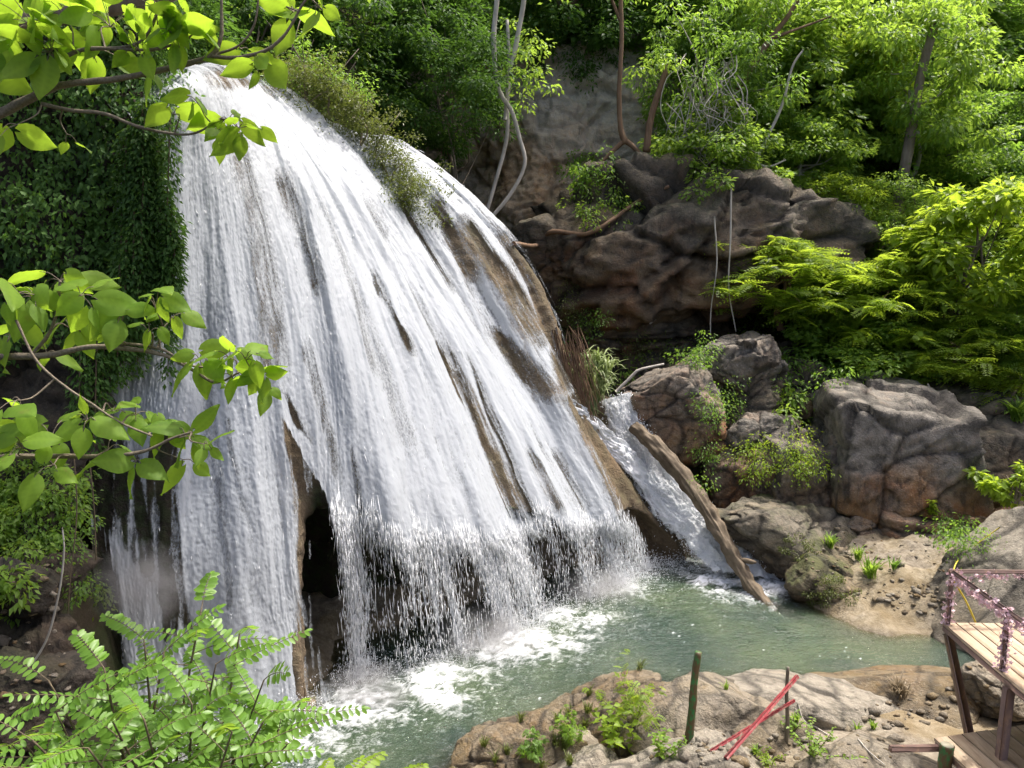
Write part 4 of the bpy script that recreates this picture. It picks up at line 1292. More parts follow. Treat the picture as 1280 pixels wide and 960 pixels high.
G_SL = "trees on the forested slope"
TREES = [
    # label, px, py, Y, rx, ry, key, mat, bark
    ("dark rounded tree over the black hollow beside the falls", 540, 115, 25.6, 84, 78, "fine1", "leaf_dark", "bark"),
    ("dark tree in the gully above the top of the falls", 440, 40, 25.5, 82, 85, "broad2", "leaf_dark", "bark"),
    ("dark tree behind the backlit branch, above the lip of the falls", 330, 20, 23.0, 75, 70, "broad1", "leaf_dark", "bark"),
    ("dim leafy tree at the top edge between the gully and the pale trunks", 545, 10, 28.5, 80, 60, "broad1", "leaf_dark", "bark"),
    ("dark vine-draped tree hanging over the pale cliff", 710, 0, 30.6, 78, 60, "broad3", "leaf_dark", "bark_brown"),
    ("small-leaved tree clinging to the pale cliff top", 668, 45, 30.6, 40, 34, "fine2", "leaf_mid", "bark"),
    ("grey-green bush-like tree draped with dry vines over the overhang", 888, 115, 28.0, 70, 85, "fine2", "leaf_mid", "bark_pale"),
    ("sunlit tree spilling over the top of the overhanging block", 885, 205, 26.6, 66, 52, "broad3", "leaf_light", "bark"),
    ("yellow-green tree on the top edge above the brown slanting trunk", 960, 40, 30.5, 95, 72, "broad2", "leaf_light", "bark_brown"),
    ("fresh green tree mid-slope left of the tall vine-clad trunk", 985, 135, 30.0, 80, 72, "broad3", "leaf_light", "bark"),
    ("bright yellow-green layered tree in the middle of the slope", 1065, 110, 31.0, 78, 66, "feather1", "leaf_yellow", "bark"),
    ("small pale green tree above the grey rock in the leaves", 1000, 215, 28.0, 64, 52, "broad2", "leaf_light", "bark_pale"),
    ("shaded green tree in the dark gap beside the vine-clad trunk", 1080, 190, 33.5, 66, 62, "broad1", "leaf_mid", "bark"),
    ("tall tree with hanging vines wrapped round its leaning trunk", 1145, 95, 28.6, 72, 100, "broad2", "leaf_light", "bark_pale"),
    ("leafy tree at the top edge right of the centre of the slope", 1070, 20, 34.5, 85, 62, "broad3", "leaf_mid", "bark"),
    ("deep green fine-leaved tree in the top right corner", 1245, 55, 36.0, 95, 80, "feather2", "leaf_mid", "bark"),
    ("dark green tree below the corner tree on the right edge", 1255, 160, 33.0, 75, 70, "fine1", "leaf_mid", "bark"),
    ("mid-green round tree right of the vine-clad trunk", 1205, 170, 30.5, 58, 60, "broad2", "leaf_mid", "bark"),
    ("light-topped tree over the dark hollow on the right", 1195, 245, 28.4, 60, 52, "broad1", "leaf_light", "bark"),
    ("green tree half behind the big-leaved tree on the right edge", 1275, 240, 28.8, 60, 60, "broad3", "leaf_mid", "bark"),
    ("pale bushy tree below the leaning vine-clad trunk", 1115, 285, 26.6, 64, 48, "fine2", "leaf_light", "bark"),
    ("low sunlit tree right of the half-hidden grey rock", 1055, 262, 27.2, 56, 46, "broad2", "leaf_yellow", "bark"),
    ("feathery bright tree reaching over the rocks left of the others", 985, 352, 24.6, 84, 46, "feather1", "leaf_yellow", "bark_brown"),
    ("wide feathery tree with layered sprays in the middle of the bank", 1090, 375, 24.8, 92, 62, "feather2", "leaf_yellow", "bark_brown"),
    ("light green tree drooping over the dark hollow above the rocks", 1080, 435, 24.0, 84, 46, "broad3", "leaf_light", "bark_brown"),
    ("big-leaved bright tree on the right edge of the bank", 1228, 315, 22.9, 82, 74, "big1", "leaf_yellow", "bark"),
    ("feathery tree hanging over the tan rock on the right", 1200, 440, 22.8, 88, 52, "feather1", "leaf_yellow", "bark_brown"),
    ("small feathery tree at the right edge above the rosette plant", 1275, 415, 22.4, 52, 52, "feather2", "leaf_light", "bark"),
    ("dim tree on the skyline above the gully left of the pale trunks", 600, 20, 32.0, 66, 60, "broad2", "leaf_dark", "bark"),
    ("dark tree behind the brown trunk above the cliff", 800, -5, 32.5, 78, 50, "broad1", "leaf_mid", "bark"),
    ("green tree behind the dry vines at the top edge", 870, 25, 32.0, 72, 58, "broad3", "leaf_mid", "bark"),
    ("tall tree at the top edge left of the corner tree", 1160, 10, 37.0, 80, 62, "broad2", "leaf_mid", "bark"),
    ("dark low tree under the grey-green bushy crown, beside the grey rock", 935, 175, 28.8, 60, 55, "broad1", "leaf_mid", "bark"),
    ("dark tree on the plateau behind the ivy cliff", 190, 30, 17.5, 90, 60, "broad1", "leaf_dark", "bark"),
    ("dark tree on the plateau at the left edge behind the backlit leaves", 40, 20, 16.5, 90, 70, "broad2", "leaf_dark", "bark"),
]
TREES += [
    ("mid-green tree filling the slope behind the slanting brown trunk", 930, 95, 32.0, 66, 56, "broad1", "leaf_mid", "bark"),
    ("light green tree behind the bright yellow-green layered one", 1020, 60, 33.5, 70, 52, "broad2", "leaf_light", "bark"),
    ("pale green tree high on the slope behind the vine-clad trunk", 1110, 45, 34.5, 66, 52, "fine1", "leaf_light", "bark"),
    ("yellow-green tree just left of the mid-green round tree", 1165, 160, 32.5, 56, 56, "broad3", "leaf_light", "bark"),
    ("light tree in front of the shaded tree in the middle of the slope", 1035, 190, 30.4, 54, 46, "broad2", "leaf_light", "bark"),
    ("fine-leaved light tree right of the vine-clad trunk's foot", 1170, 300, 27.4, 58, 44, "fine1", "leaf_light", "bark"),
    ("bright tree between the dark right-edge tree and the big-leaved one", 1245, 225, 30.6, 54, 46, "broad1", "leaf_light", "bark"),
    ("small bright tree on the ledge just right of the overhanging block", 955, 255, 28.4, 44, 38, "broad2", "leaf_light", "bark"),
    ("mid-green tree in the top edge gap between pale cliff and slope", 840, 55, 31.5, 60, 50, "broad1", "leaf_mid", "bark"),
    ("light tree below the corner tree, high on the right slope", 1200, 95, 34.0, 66, 50, "broad3", "leaf_mid", "bark"),
]
for i, (lab, px, py, Y, rx, ry, key, mat, bark) in enumerate(TREES):
    tree(lab, px, py, Y, rx, ry, key, mat, bark, G_SL, rot=i * 1.7)
# trees outside the frame to the right and left keep the slope closed from the side
for i, (px, py, Y, rx, ry, key, mat) in enumerate([(1370, 120, 32, 95, 90, "broad1", "leaf_mid"), (1360, 320, 25, 85, 75, "broad2", "leaf_light")]):
    tree("green slope tree just past the right edge, " + ("upper one" if i == 0 else "lower one"), px, py, Y, rx, ry, key, mat, "bark", G_SL)

# the big tree the near branches belong to leans over the left bank from outside the frame
e = tree("tall leafy tree leaning over the left bank, mostly above the frame", 360, -190, 11.4, 190, 95, "broad1", "leaf_light", "bark", None, r0=0.16, base=(-9.6, 10.2, 9.0))

# ---- low growth on the slope, too thick to count
r = np.random.default_rng(21)
mb = MB()
n = 2600
xs = r.uniform(-12, 26, n); ys = r.uniform(22.4, 42, n)
zs = ground_h(xs, ys, False)
Xp, Yp = proj(np.stack([xs, ys, zs], -1))
for x, y, z, px, py in zip(xs, ys, zs, Xp, Yp):
    if z < 1.8 or py > 520 or py < -160: continue
    s = r.uniform(0.45, 1.0)
    clump_leaves(mb, r, np.array([x, y, z + 0.25 * s]), s, 60, r.uniform(0.13, 0.24), 0.5, np.clip(r.normal(0.5, 0.25), 0, 1), 0.3, 0.7)
o = mb.build("undergrowth", MAT["leaf_light"]); tag(o, "thick green undergrowth covering the steep forest slope", "undergrowth", kind="stuff")

# ---- leaves hanging over the tops of the cliff
def patch(label, name, cat, px0, py0, rxp, ryp, n, L, mat, seed, asp=0.5, lift=0.35, droop=0.6, tint=0.45, group=None):
    """leafy plant spread over whatever rock lies behind the photo ellipse"""
    r = np.random.default_rng(seed)
    mb = MB(); pts = []
    while len(pts) < max(6, n // 40):
        a, q = r.uniform(0, 6.28), math.sqrt(r.uniform(0, 1))
        p, nn, d = hit(px0 + rxp * q * math.cos(a), py0 + ryp * q * math.sin(a))
        pts.append((p, nn))
    c0 = np.median([p for p, _ in pts], axis=0)
    for p, nn in pts:
        if np.linalg.norm(p - c0) > 3.5: continue
        clump_leaves(mb, r, p + nn * lift * r.uniform(0.2, 1), lift * r.uniform(0.7, 1.3), 40, L, asp, np.clip(tint + r.normal(0, 0.15), 0, 1), droop, 0.7)
    if not mb.n: return None
    e = empty(name, c0, label, cat, group)
    mb.build("leaves", MAT[mat], e)
    return e


PATCH = [
    ("green leafy plant growing from the crack in the pale cliff", 735, 215, 34, 26, 900, 0.16, "leaf_mid", 31),
    ("bright green creeper draped on the dark rock left of the overhang", 755, 255, 38, 30, 1000, 0.14, "leaf_light", 32),
    ("dark leaves hanging down the top of the pale cliff", 715, 70, 56, 34, 2000, 0.15, "leaf_dark", 33),
    ("small green shrub at the foot of the dark rock, above the reeds", 742, 405, 18, 16, 500, 0.1, "leaf_mid", 34),
    ("yellowish moss plant on the far edge of the falls", 712, 395, 14, 36, 700, 0.07, "moss", 35),
    ("olive bush on the layered ledge left of the flat-topped boulder", 868, 440, 26, 24, 900, 0.1, "leaf_mid", 36),
    ("low weeds along the layered ledge under the black hollow", 800, 430, 34, 12, 600, 0.09, "moss", 37),
    ("olive-yellow shrub between the light boulders, behind the rust-stained one", 905, 505, 30, 34, 1300, 0.085, "leaf_mid", 38),
    ("bright small bush left of the pointed boulder's rust patch", 942, 578, 22, 20, 900, 0.085, "leaf_yellow", 39),
    ("bright bush with dangling roots on the cracked brown boulder", 1000, 572, 28, 26, 1200, 0.085, "leaf_yellow", 40),
    ("bright green plant in the dark gap above the pointed boulder", 990, 510, 18, 18, 420, 0.17, "leaf_light", 41),
    ("green weeds along the crack behind the log", 878, 588, 14, 36, 700, 0.08, "leaf_mid", 42),
    ("leafy plant at the base of the layered brown rock", 1188, 672, 30, 20, 700, 0.1, "leaf_mid", 44),
    ("mossy weeds on the low rock at the waterline", 1040, 742, 34, 18, 1300, 0.05, "moss", 45),
    ("hanging moss under the flat grey slab by the log", 1000, 685, 24, 16, 800, 0.05, "moss", 46),
    ("trailing leaves over the dark wall beside the rosette plant", 1268, 490, 20, 26, 500, 0.11, "leaf_light", 47),
    ("dark leaves in the hollow under the drooping light tree", 1020, 470, 50, 24, 900, 0.13, "leaf_mid", 48),
    ("leafy plant at the foot of the sloping grey rock behind the platform", 1222, 690, 24, 14, 420, 0.07, "leaf_mid", 49),
]
for lab, px, py, rx, ry, n, L, mat, sd in PATCH:
    patch(lab, "shrub", "shrub", px, py, rx, ry, n, L, mat, sd, lift=0.42 if L > 0.06 else 0.12, group="shrubs on the rocks")

# ---- shrub along the ridge between the two falls
def line_bush(label, name, cat, pts, rad, n, L, mat, seed, asp=0.45, group=None):
    r = np.random.default_rng(seed)
    P = spline(pts, 60)
    mb = MB()
    for k in range(n // 50):
        c = P[r.integers(0, 60)] + r.normal(size=3) * rad * np.array([0.6, 0.6, 0.5])
        clump_leaves(mb, r, c, rad * r.uniform(0.35, 0.6), 50, L, asp, np.clip(0.45 + r.normal(0, 0.2), 0, 1), 0.3, 0.7)
    e = empty(name, P[30] - [0, 0, rad], label, cat, group)
    mb.build("leaves", MAT[mat], e)
    sb = MB()
    for k in range(14):
        b = P[r.integers(0, 60)]
        sb.tube(spline([b - [0, 0, rad], b + r.normal(size=3) * rad * 0.3, b + r.normal(size=3) * rad * 0.6 + [0, 0, rad * 0.4]], 7), [0.03, 0.02, 0.008], 5)
    sb.build("stem", MAT["bark"], e)
    return e


line_bush("olive-green shrub running down the ridge between the broad falls and the thin veil", "shrub", "shrub",
          [at(352, 92, 18.7), at(405, 110, 19.0), at(442, 142, 19.2), at(480, 190, 19.4), at(502, 232, 19.1), at(512, 255, 18.9)], 0.58, 17000, 0.08, "moss", 51)
line_bush("dark green bush behind the lip of the falls under the backlit leaves", "shrub", "shrub",
          [at(360, 85, 19.9), at(400, 92, 20.3), at(440, 118, 20.8)], 0.6, 3600, 0.11, "leaf_mid", 52)
line_bush("shaded bush on the river bank above the left curtain", "shrub", "shrub",
          [at(185, 95, 15.2), at(215, 84, 16.0), at(245, 78, 17.0)], 0.45, 3000, 0.1, "leaf_dark", 53)

# ---- ivy curtain on the left cliff
r = np.random.default_rng(61)
nu_, nv_ = PL.shape[:2]
PXl, PYl = proj(PL)
mb = MB()
ok = (PYl < 470 + 60 * perlin(PL * 0.7)) & (PYl > -140) & (PXl > -260)
idx = np.flatnonzero(ok.ravel())
k = r.choice(idx, 26000)
base = PL.reshape(-1, 3)[k] + r.normal(size=(26000, 3)) * 0.06
nn = NL.reshape(-1, 3)[k]
bul = 0.5 + 0.55 * fbm(base * np.array([0.9, 0.9, 0.6]), 3)
p = base + nn * (bul.clip(0.02) * r.uniform(0.55, 1.0, 26000))[:, None]
D = r.normal(size=(26000, 3)) * 0.5 + nn * 0.25 + np.array([0, 0, -0.8])
U = nn + np.array([0, 0, 0.7]) + r.normal(size=(26000, 3)) * 0.4
l = r.uniform(0.07, 0.14, 26000)
mb.leaves(p, D, U, l, l * 0.27, np.clip(0.5 + 0.75 * perlin(base * 0.9) + r.normal(0, 0.18, 26000), 0, 1), 0.2, 0.15)
# strands that hang over the water at the edge
sb = MB()
for px, py0, py1, Y in [(r.uniform(150, 222), (q0 := r.uniform(110, 360)), q0 + r.uniform(50, 150), 12.55) for _ in range(26)] + [(187, 150, 300, 12.6), (196, 165, 330, 12.7), (178, 210, 400, 12.4), (168, 260, 440, 12.3), (158, 300, 470, 12.2), (198, 180, 270, 12.8), (185, 250, 395, 12.5), (132, 380, 500, 12.0), (174, 330, 425, 12.3), (192, 130, 235, 12.7), (150, 330, 480, 12.1), (122, 390, 560, 11.8), (102, 400, 540, 11.7), (180, 170, 350, 12.45)]:
    a, b = at(px, py0, Y), at(px - 4, py1, Y - 0.15)
    q = spline([a, (a + b) / 2 + [0.05, -0.1, 0], b], 16)
    sb.tube(q, [0.018, 0.012, 0.006], 5)
    for c in q:
        clump_leaves(mb, r, c, 0.17, 26, 0.1, 0.5, np.clip(0.35 + r.normal(0, 0.15), 0, 1), 0.8, 1.0)
e = empty("ivy", at(100, 300, 12.3), "dark green ivy curtain hanging down the cliff left of the falls", "ivy")
mb.build("leaves", MAT["leaf_dark"], e); sb.build("stem", MAT["twig"], e)
tag(e.children[0], kind="stuff")

# weeds, roots and creepers on the earth bank at the left
for lab, px, py, rx, ry, n, L, mat, sd in [
    ("light green creeper on the earth bank at the left edge", 30, 630, 60, 80, 3600, 0.09, "leaf_light", 71),
    ("small bright plant on the earth bank beside the left curtain", 125, 745, 16, 20, 260, 0.08, "leaf_yellow", 72),
    ("dim green weeds on the earth bank under the lowest backlit branch", 80, 640, 44, 60, 1600, 0.07, "leaf_mid", 73),
    ("pale maple-like weed at the left edge of the frame low on the bank", 8, 745, 16, 40, 360, 0.11, "leaf_light", 74),
    ("tiny sprig on the bare earth right of the thin roots", 95, 735, 14, 14, 160, 0.07, "leaf_mid", 75)]:
    patch(lab, "weed", "weed", px, py, rx, ry, n, L, mat, sd, lift=0.2, group="weeds on the earth bank")


def root(label, pxs, Y0, rad, mat="twig", name="root", cat="root", group=None, use_hit=False, off=0.03):
    if use_hit:
        P = []
        for px, py in pxs:
            p, n_, d = hit(px, py); P.append(p + n_ * off)
    else:
        P = [at(px, py, Y0[k] if isinstance(Y0, (list, tuple)) else Y0) for k, (px, py) in enumerate(pxs)]
    mb = MB(); q = spline(P, 8 * len(P))
    mb.tube(q, rad, 7, wob=0.2)
    o = mb.build(name, MAT[mat])
    tag(o, label, cat, group)
    return o


GR = "bare roots and vines"
root("thin pale root looping across the earth bank at the left edge", [(-10, 842), (30, 838), (58, 800), (74, 740), (80, 690), (78, 660)], 8.6, [0.014, 0.012, 0.008], "bark_pale", group=GR)
root("thin root hanging beside the left water curtain", [(92, 560), (96, 640), (88, 720), (84, 780)], 9.9, 0.008, "twig", group=GR)
root("pair of thin dangling roots right of the looping root, upper end on the bank", [(112, 575), (118, 640), (120, 700)], 10.2, 0.008, "twig", group=GR)
root("straight hanging vine over the face of the overhanging block", [(914, 235), (913, 300), (911, 360), (920, 415)], 24.1, [0.03, 0.025, 0.02], "bark_pale", "vine", "vine", GR)
root("short hanging vine left of the straight one, reaching the ledge", [(893, 270), (896, 330), (889, 385), (888, 420)], 24.1, [0.025, 0.02, 0.015], "bark_pale", "vine", "vine", GR)
root("short vine hanging from the half-hidden grey rock", [(985, 250), (1012, 270), (1014, 312), (1020, 330)], 25.4, [0.03, 0.02], "bark_pale", "vine", "vine", GR)
root("twisting brown root along the dark rock left of the overhang", [(640, 305), (672, 306), (690, 290), (730, 292), (760, 278), (800, 250), (835, 232)], None, [0.06, 0.08, 0.07, 0.05], "bark_brown", use_hit=True, group=GR, off=0.05)
root("dead pale branch lying on the ledge above the reeds", [(770, 490), (790, 470), (800, 462), (830, 455)], 22.0, [0.05, 0.04, 0.03], "bark_pale", "dead_branch", "branch")
root("thin dead branch sticking up from the layered ledge", [(812, 405), (825, 395), (836, 392), (848, 384)], 25.2, [0.03, 0.02, 0.012], "bark_pale", "dead_branch", "branch")
root("pale bare root hanging over the tan rock on the right", [(1160, 480), (1168, 520), (1158, 545), (1158, 572)], 20.9, [0.025, 0.02, 0.012], "bark_pale", group=GR)

# ---- slender bare trunks with a few leaves
def slim_tree(label, pxs, Y, r, mat, tufts=(), leaf="leaf_light", extra=(), name="tree", group="slender bare-trunked trees"):
    P = [at(px, py, Y) for px, py in pxs]
    b = P[-1]
    e = empty(name, b, label, "tree", group)
    mb = MB(); mb.tube(spline(P, 30), r, 9, wob=0.2)
    for ex, rr_ in extra: mb.tube(spline([at(px, py, Y) for px, py in ex], 16), rr_, 6, wob=0.2)
    mb.build("trunk", MAT[mat], e)
    q = np.random.default_rng(int(pxs[0][0])); lb = MB()
    for px, py, rp, n in tufts:
        c = at(px, py, Y - 0.1)
        for k in range(max(1, n // 30)):
            clump_leaves(lb, q, c + q.normal(size=3) * rp * mpp(Y) * 0.5, rp * mpp(Y) * 0.5, 30, 0.17, 0.5, 0.5, 0.5)
    if lb.n: lb.build("crown", MAT[leaf], e)
    return e


slim_tree("tall white-barked trunk standing before the dark hollow", [(628, -120), (622, -10), (617, 50), (623, 110), (640, 140), (650, 175), (656, 205), (640, 240), (612, 275)], 24.0, [0.075, 0.075, 0.065, 0.055, 0.055], "bark_pale",
          [(632, -90, 60, 700), (660, 90, 24, 160)])
slim_tree("forked pale trunk right of the tall white-barked one, with dry bromeliads", [(664, -120), (656, -10), (645, 55), (637, 90), (634, 130), (632, 180), (604, 280)], 24.3, [0.075, 0.075, 0.06, 0.055], "bark_pale",
          [(650, 45, 26, 150), (665, 95, 34, 240), (664, -100, 60, 600)], extra=[([(632, 150), (636, 80), (634, 25)], [0.08, 0.05])])
slim_tree("brown straight trunk before the pale cliff, roots at its foot", [(782, -120), (776, -10), (777, 50), (774, 110), (775, 155), (781, 180)], 26.7, [0.065, 0.07, 0.075, 0.12], "bark_brown",
          [(785, -80, 70, 700)], extra=[([(765, 0), (772, 18), (777, 30)], [0.05, 0.06]), ([(781, 175), (765, 190), (750, 205)], [0.1, 0.05]), ([(781, 175), (797, 190), (806, 215)], [0.1, 0.05])])
slim_tree("dark leaning trunk beside the overhang's dry vines", [(835, 80), (825, 110), (813, 150), (808, 190)], 26.4, [0.08, 0.1, 0.13], "bark_brown", [(835, 75, 30, 200)])
slim_tree("brown trunk slanting up to the right above the overhang", [(1010, -20), (985, 20), (955, 60), (925, 110), (900, 155)], 27.0, [0.07, 0.09, 0.11, 0.12], "bark_brown", [(1000, 0, 40, 240)],
          extra=[([(960, 50), (1000, 35), (1040, 20)], [0.06, 0.03])])
slim_tree("thin white dead sapling leaning over the grey rock in the leaves", [(1004, 62), (990, 85), (978, 130), (960, 170), (946, 200)], 26.4, [0.03, 0.05, 0.06], "bark_pale", [], extra=[([(944, 205), (962, 208), (982, 200)], [0.05, 0.03])])
slim_tree("leaning grey trunk wrapped in vines on the right slope", [(1168, 30), (1150, 100), (1140, 160), (1130, 215), (1118, 285)], 27.2, [0.14, 0.16, 0.18, 0.2], "bark", [(1160, 60, 40, 500), (1140, 150, 26, 260), (1130, 210, 18, 120)], "leaf_mid")
# tangled dry vines over the overhang
r = np.random.default_rng(77)
mb = MB()
for k in range(46):
    px, py = r.uniform(835, 935), r.uniform(60, 150)
    q = [(px + r.normal(0, 6) + j * r.normal(0, 5), py + j * r.uniform(14, 30)) for j in range(5)]
    mb.tube(spline([at(a, b, 25.9 + r.normal(0, 0.3)) for a, b in q], 14), [0.02, 0.014, 0.008], 5)
tag(mb.build("vine_tangle", MAT["bark_pale"]), "grey tangle of dry vines hanging above the overhanging block", "vines", GR)

# ---- reed clump on the far edge of the falls
def blades(mb, r, base, n, L, w, spread, arch, tint=0.5, segs=5):
    for k in range(n):
        a = r.uniform(0, 2 * np.pi); sp = spread * r.uniform(0.2, 1)
        l = L * r.uniform(0.6, 1.1)
        t = np.linspace(0, 1, segs + 1)
        out = np.array([math.cos(a), math.sin(a), 0])
        P = base + r.normal(size=3) * np.array([0.12, 0.12, 0.05]) * L * 0.6 + out * (sp * l * t ** 1.3)[:, None] + np.array([0, 0, 1.0]) * (l * (t * 0.95 - arch * r.uniform(0.5, 1.2) * t ** 2.6))[:, None]
        side = np.array([-out[1], out[0], 0.25]) * w
        wd = (np.sin(np.pi * np.clip(t * 0.85 + 0.12, 0, 1)))[:, None]
        V = np.concatenate([P + side * wd, P - side * wd]); m_ = segs + 1
        i = np.arange(segs)
        mb.add(V, np.stack([i, i + 1, m_ + i + 1, m_ + i], -1), np.clip(tint + r.normal(0, 0.2), 0, 1))


r = np.random.default_rng(81)
mb = MB(); b0 = at(741, 505, 20.9)
for k in range(9):
    blades(mb, r, b0 + [r.normal(0, 0.25), r.normal(0, 0.2), r.uniform(0.1, 1.1)], 34, 1.05, 0.02, 0.75, 0.75)
e = empty("reed_clump", b0, "pale green reed clump arching over the side cascade, beside the falls", "reeds")
mb.build("leaves", MAT["reed"], e)
sb = MB()
for k in range(24):
    sb.tube(spline([b0 + r.normal(size=3) * 0.1 - [0, 0, 0.3], b0 + [r.normal(0, 0.2), 0, 0.5], b0 + [r.normal(0, 0.3), r.normal(0, 0.2), 1.2]], 6), 0.012, 5)
sb.build("stem", MAT["reed"], e)
r = np.random.default_rng(82)
mb = MB()
for k in range(90):
    px, py = r.uniform(690, 725), r.uniform(405, 470)
    a = at(px, py, 19.9 + (py - 400) * 0.0)
    mb.tube(spline([a, a + [0.1 + r.normal() * 0.1, -0.12, -0.6], a + [0.45 + r.normal() * 0.15, -0.15, -1.5 - r.uniform(0, 0.6)]], 7), [0.012, 0.01, 0.005], 4)
tag(mb.build("root_mat", MAT["bark_brown"]), "fringe of thin brown hanging roots at the far edge of the falls", "roots", GR)

# ---- tufts, seedlings and weeds set on the surfaces
def tuft(label, px, py, hp, n, mat, seed, spread=0.6, name="grass_tuft", cat="grass tuft", group="grass tufts", rad=0.0):
    r = np.random.default_rng(seed)
    p, nn, d = hit(px, py)
    h = hp * d / F
    mb = MB()
    for k in range(max(1, int(rad * 14))):
        q = p if rad == 0 else drop(p[0] + r.normal(0, rad), p[1] + r.normal(0, rad), p[2] + 1.2)
        blades(mb, r, q, n, h, 0.006 + h * 0.012, spread, 0.5)
    o = mb.build(name if rad < 0.3 else "grass", MAT[mat])
    if rad < 0.3: tag(o, label, cat, group)
    else: tag(o, label, "grass", None, "stuff")


tuft("tall grass tuft on the sand below the cracked boulder", 1087, 722, 36, 70, "leaf_light", 1)
tuft("small grass tuft on the sand right of the taller one", 1118, 712, 22, 40, "leaf_mid", 2)
tuft("grass tuft above the mossy waterline rock", 1048, 690, 26, 60, "leaf_light", 3, rad=0.15)
tuft("fringe of grass on the shore rock right of the pale maple weed", 660, 935, 20, 30, "moss", 4, rad=0.5)
tuft("yellowish grass spread over the orange-brown weedy rock", 735, 905, 20, 26, "moss", 5, rad=0.55)
tuft("thin grass on the brown shore rock at the bottom", 620, 958, 20, 24, "moss", 6, rad=0.35)
tuft("grass strip in the soil under the crossed red poles", 945, 945, 16, 60, "leaf_light", 7, rad=0.14)
tuft("short grass patch on the whale-back slab", 1085, 905, 14, 40, "leaf_light", 8, rad=0.16)
tuft("short weeds on the slab behind the thin stake", 1002, 905, 16, 50, "leaf_light", 9, rad=0.1)
tuft("few grass blades on the crest of the pale slab", 908, 862, 16, 22, "leaf_light", 10)
tuft("dry grass heap under the railed platform", 1130, 880, 30, 40, "dead", 12, rad=0.2)


def seedling(label, px, py, hp, nst, L, mat, seed, asp=0.5, group="leafy seedlings", fr=False, wid=0.5):
    r = np.random.default_rng(seed)
    p, nn, d = hit(px, py)
    h = hp * d / F
    e = empty("seedling", p, label, "plant", group)
    sb, lb = MB(), MB()
    for k in range(nst):
        tip = p + np.array([r.normal(0, wid) * h * 0.6, r.normal(0, wid) * h * 0.6, h * r.uniform(0.55, 1.05)])
        q = spline([p - [0, 0, 0.05], (p + tip) / 2 + r.normal(size=3) * 0.08 * h, tip], 10)
        sb.tube(q, [0.008, 0.006, 0.003], 5)
        for j in range(3, 10):
            a = j * 2.4 + k
            if fr:
                clump_fronds(lb, r, q[j], h * 0.22, 28, L, np.clip(r.normal(0.5, 0.15), 0, 1), 6)
            else:
                m_ = 2
                dd = np.array([[math.cos(a + i * 3.14), math.sin(a + i * 3.14), 0.1] for i in range(m_)])
                lb.leaves(np.repeat(q[j][None], m_, 0), dd, np.tile([0, 0, 1.0], (m_, 1)) + r.normal(size=(m_, 3)) * 0.3, np.full(m_, L) * r.uniform(0.7, 1.2, m_), np.full(m_, L * asp * 0.5), np.clip(r.normal(0.55, 0.2, m_), 0, 1), 0.2, 0.25)
    sb.build("stem", MAT["twig"], e); lb.build("leaves", MAT[mat], e)
    return e


seedling("feathery bright seedling on the orange-brown weedy rock", 795, 905, 58, 9, 0.06, "leaf_yellow", 1, fr=True)
seedling("broad-leaved seedling beside the pale rounded rock at the bottom", 775, 945, 62, 8, 0.15, "leaf_yellow", 2, 0.6)
seedling("low leafy herb in the soil right of the thin stake", 1015, 942, 26, 12, 0.07, "leaf_light", 3, 0.65, wid=1.1)
seedling("small herb at the foot of the thin stake", 992, 912, 16, 7, 0.06, "leaf_light", 4, 0.6, wid=1.0)
seedling("leafy sprout on the soil between the red poles and the bar", 962, 958, 22, 7, 0.07, "leaf_yellow", 5, 0.5, wid=0.9)
seedling("pale sprout at the bottom edge left of the pale rock", 825, 950, 34, 6, 0.1, "leaf_light", 6, 0.6)
seedling("tiny seedling on the layered brown rock", 1166, 646, 20, 5, 0.14, "leaf_yellow", 7, 0.6)
seedling("weedy sprig on the shore rock at the bottom left", 668, 948, 32, 10, 0.05, "leaf_mid", 8, fr=True)
seedling("yellow-green weed on the left flank of the orange-brown rock", 712, 930, 34, 9, 0.05, "leaf_light", 9, fr=True, wid=0.8)
# bright shrub reaching in from the right before the dark wall
e = line_bush("bright broad-leaved shrub before the dark rock wall at the right edge", "shrub", "shrub", [at(1222, 600, 18.6), at(1250, 604, 18.5), at(1278, 610, 18.4), at(1310, 620, 18.4)], 0.42, 950, 0.2, "leaf_yellow", 91, 0.55)
# rosette plant
r = np.random.default_rng(95); mb = MB()
b0, nn, d = hit(1270, 528)
b0 = b0 + nn * 0.1
blades(mb, r, b0, 46, 0.95, 0.055, 0.8, 0.45, 0.4)
o = mb.build("rosette_plant", MAT["leaf_light"]); tag(o, "strap-leaved rosette plant on the dark rock wall at the right edge", "plant")

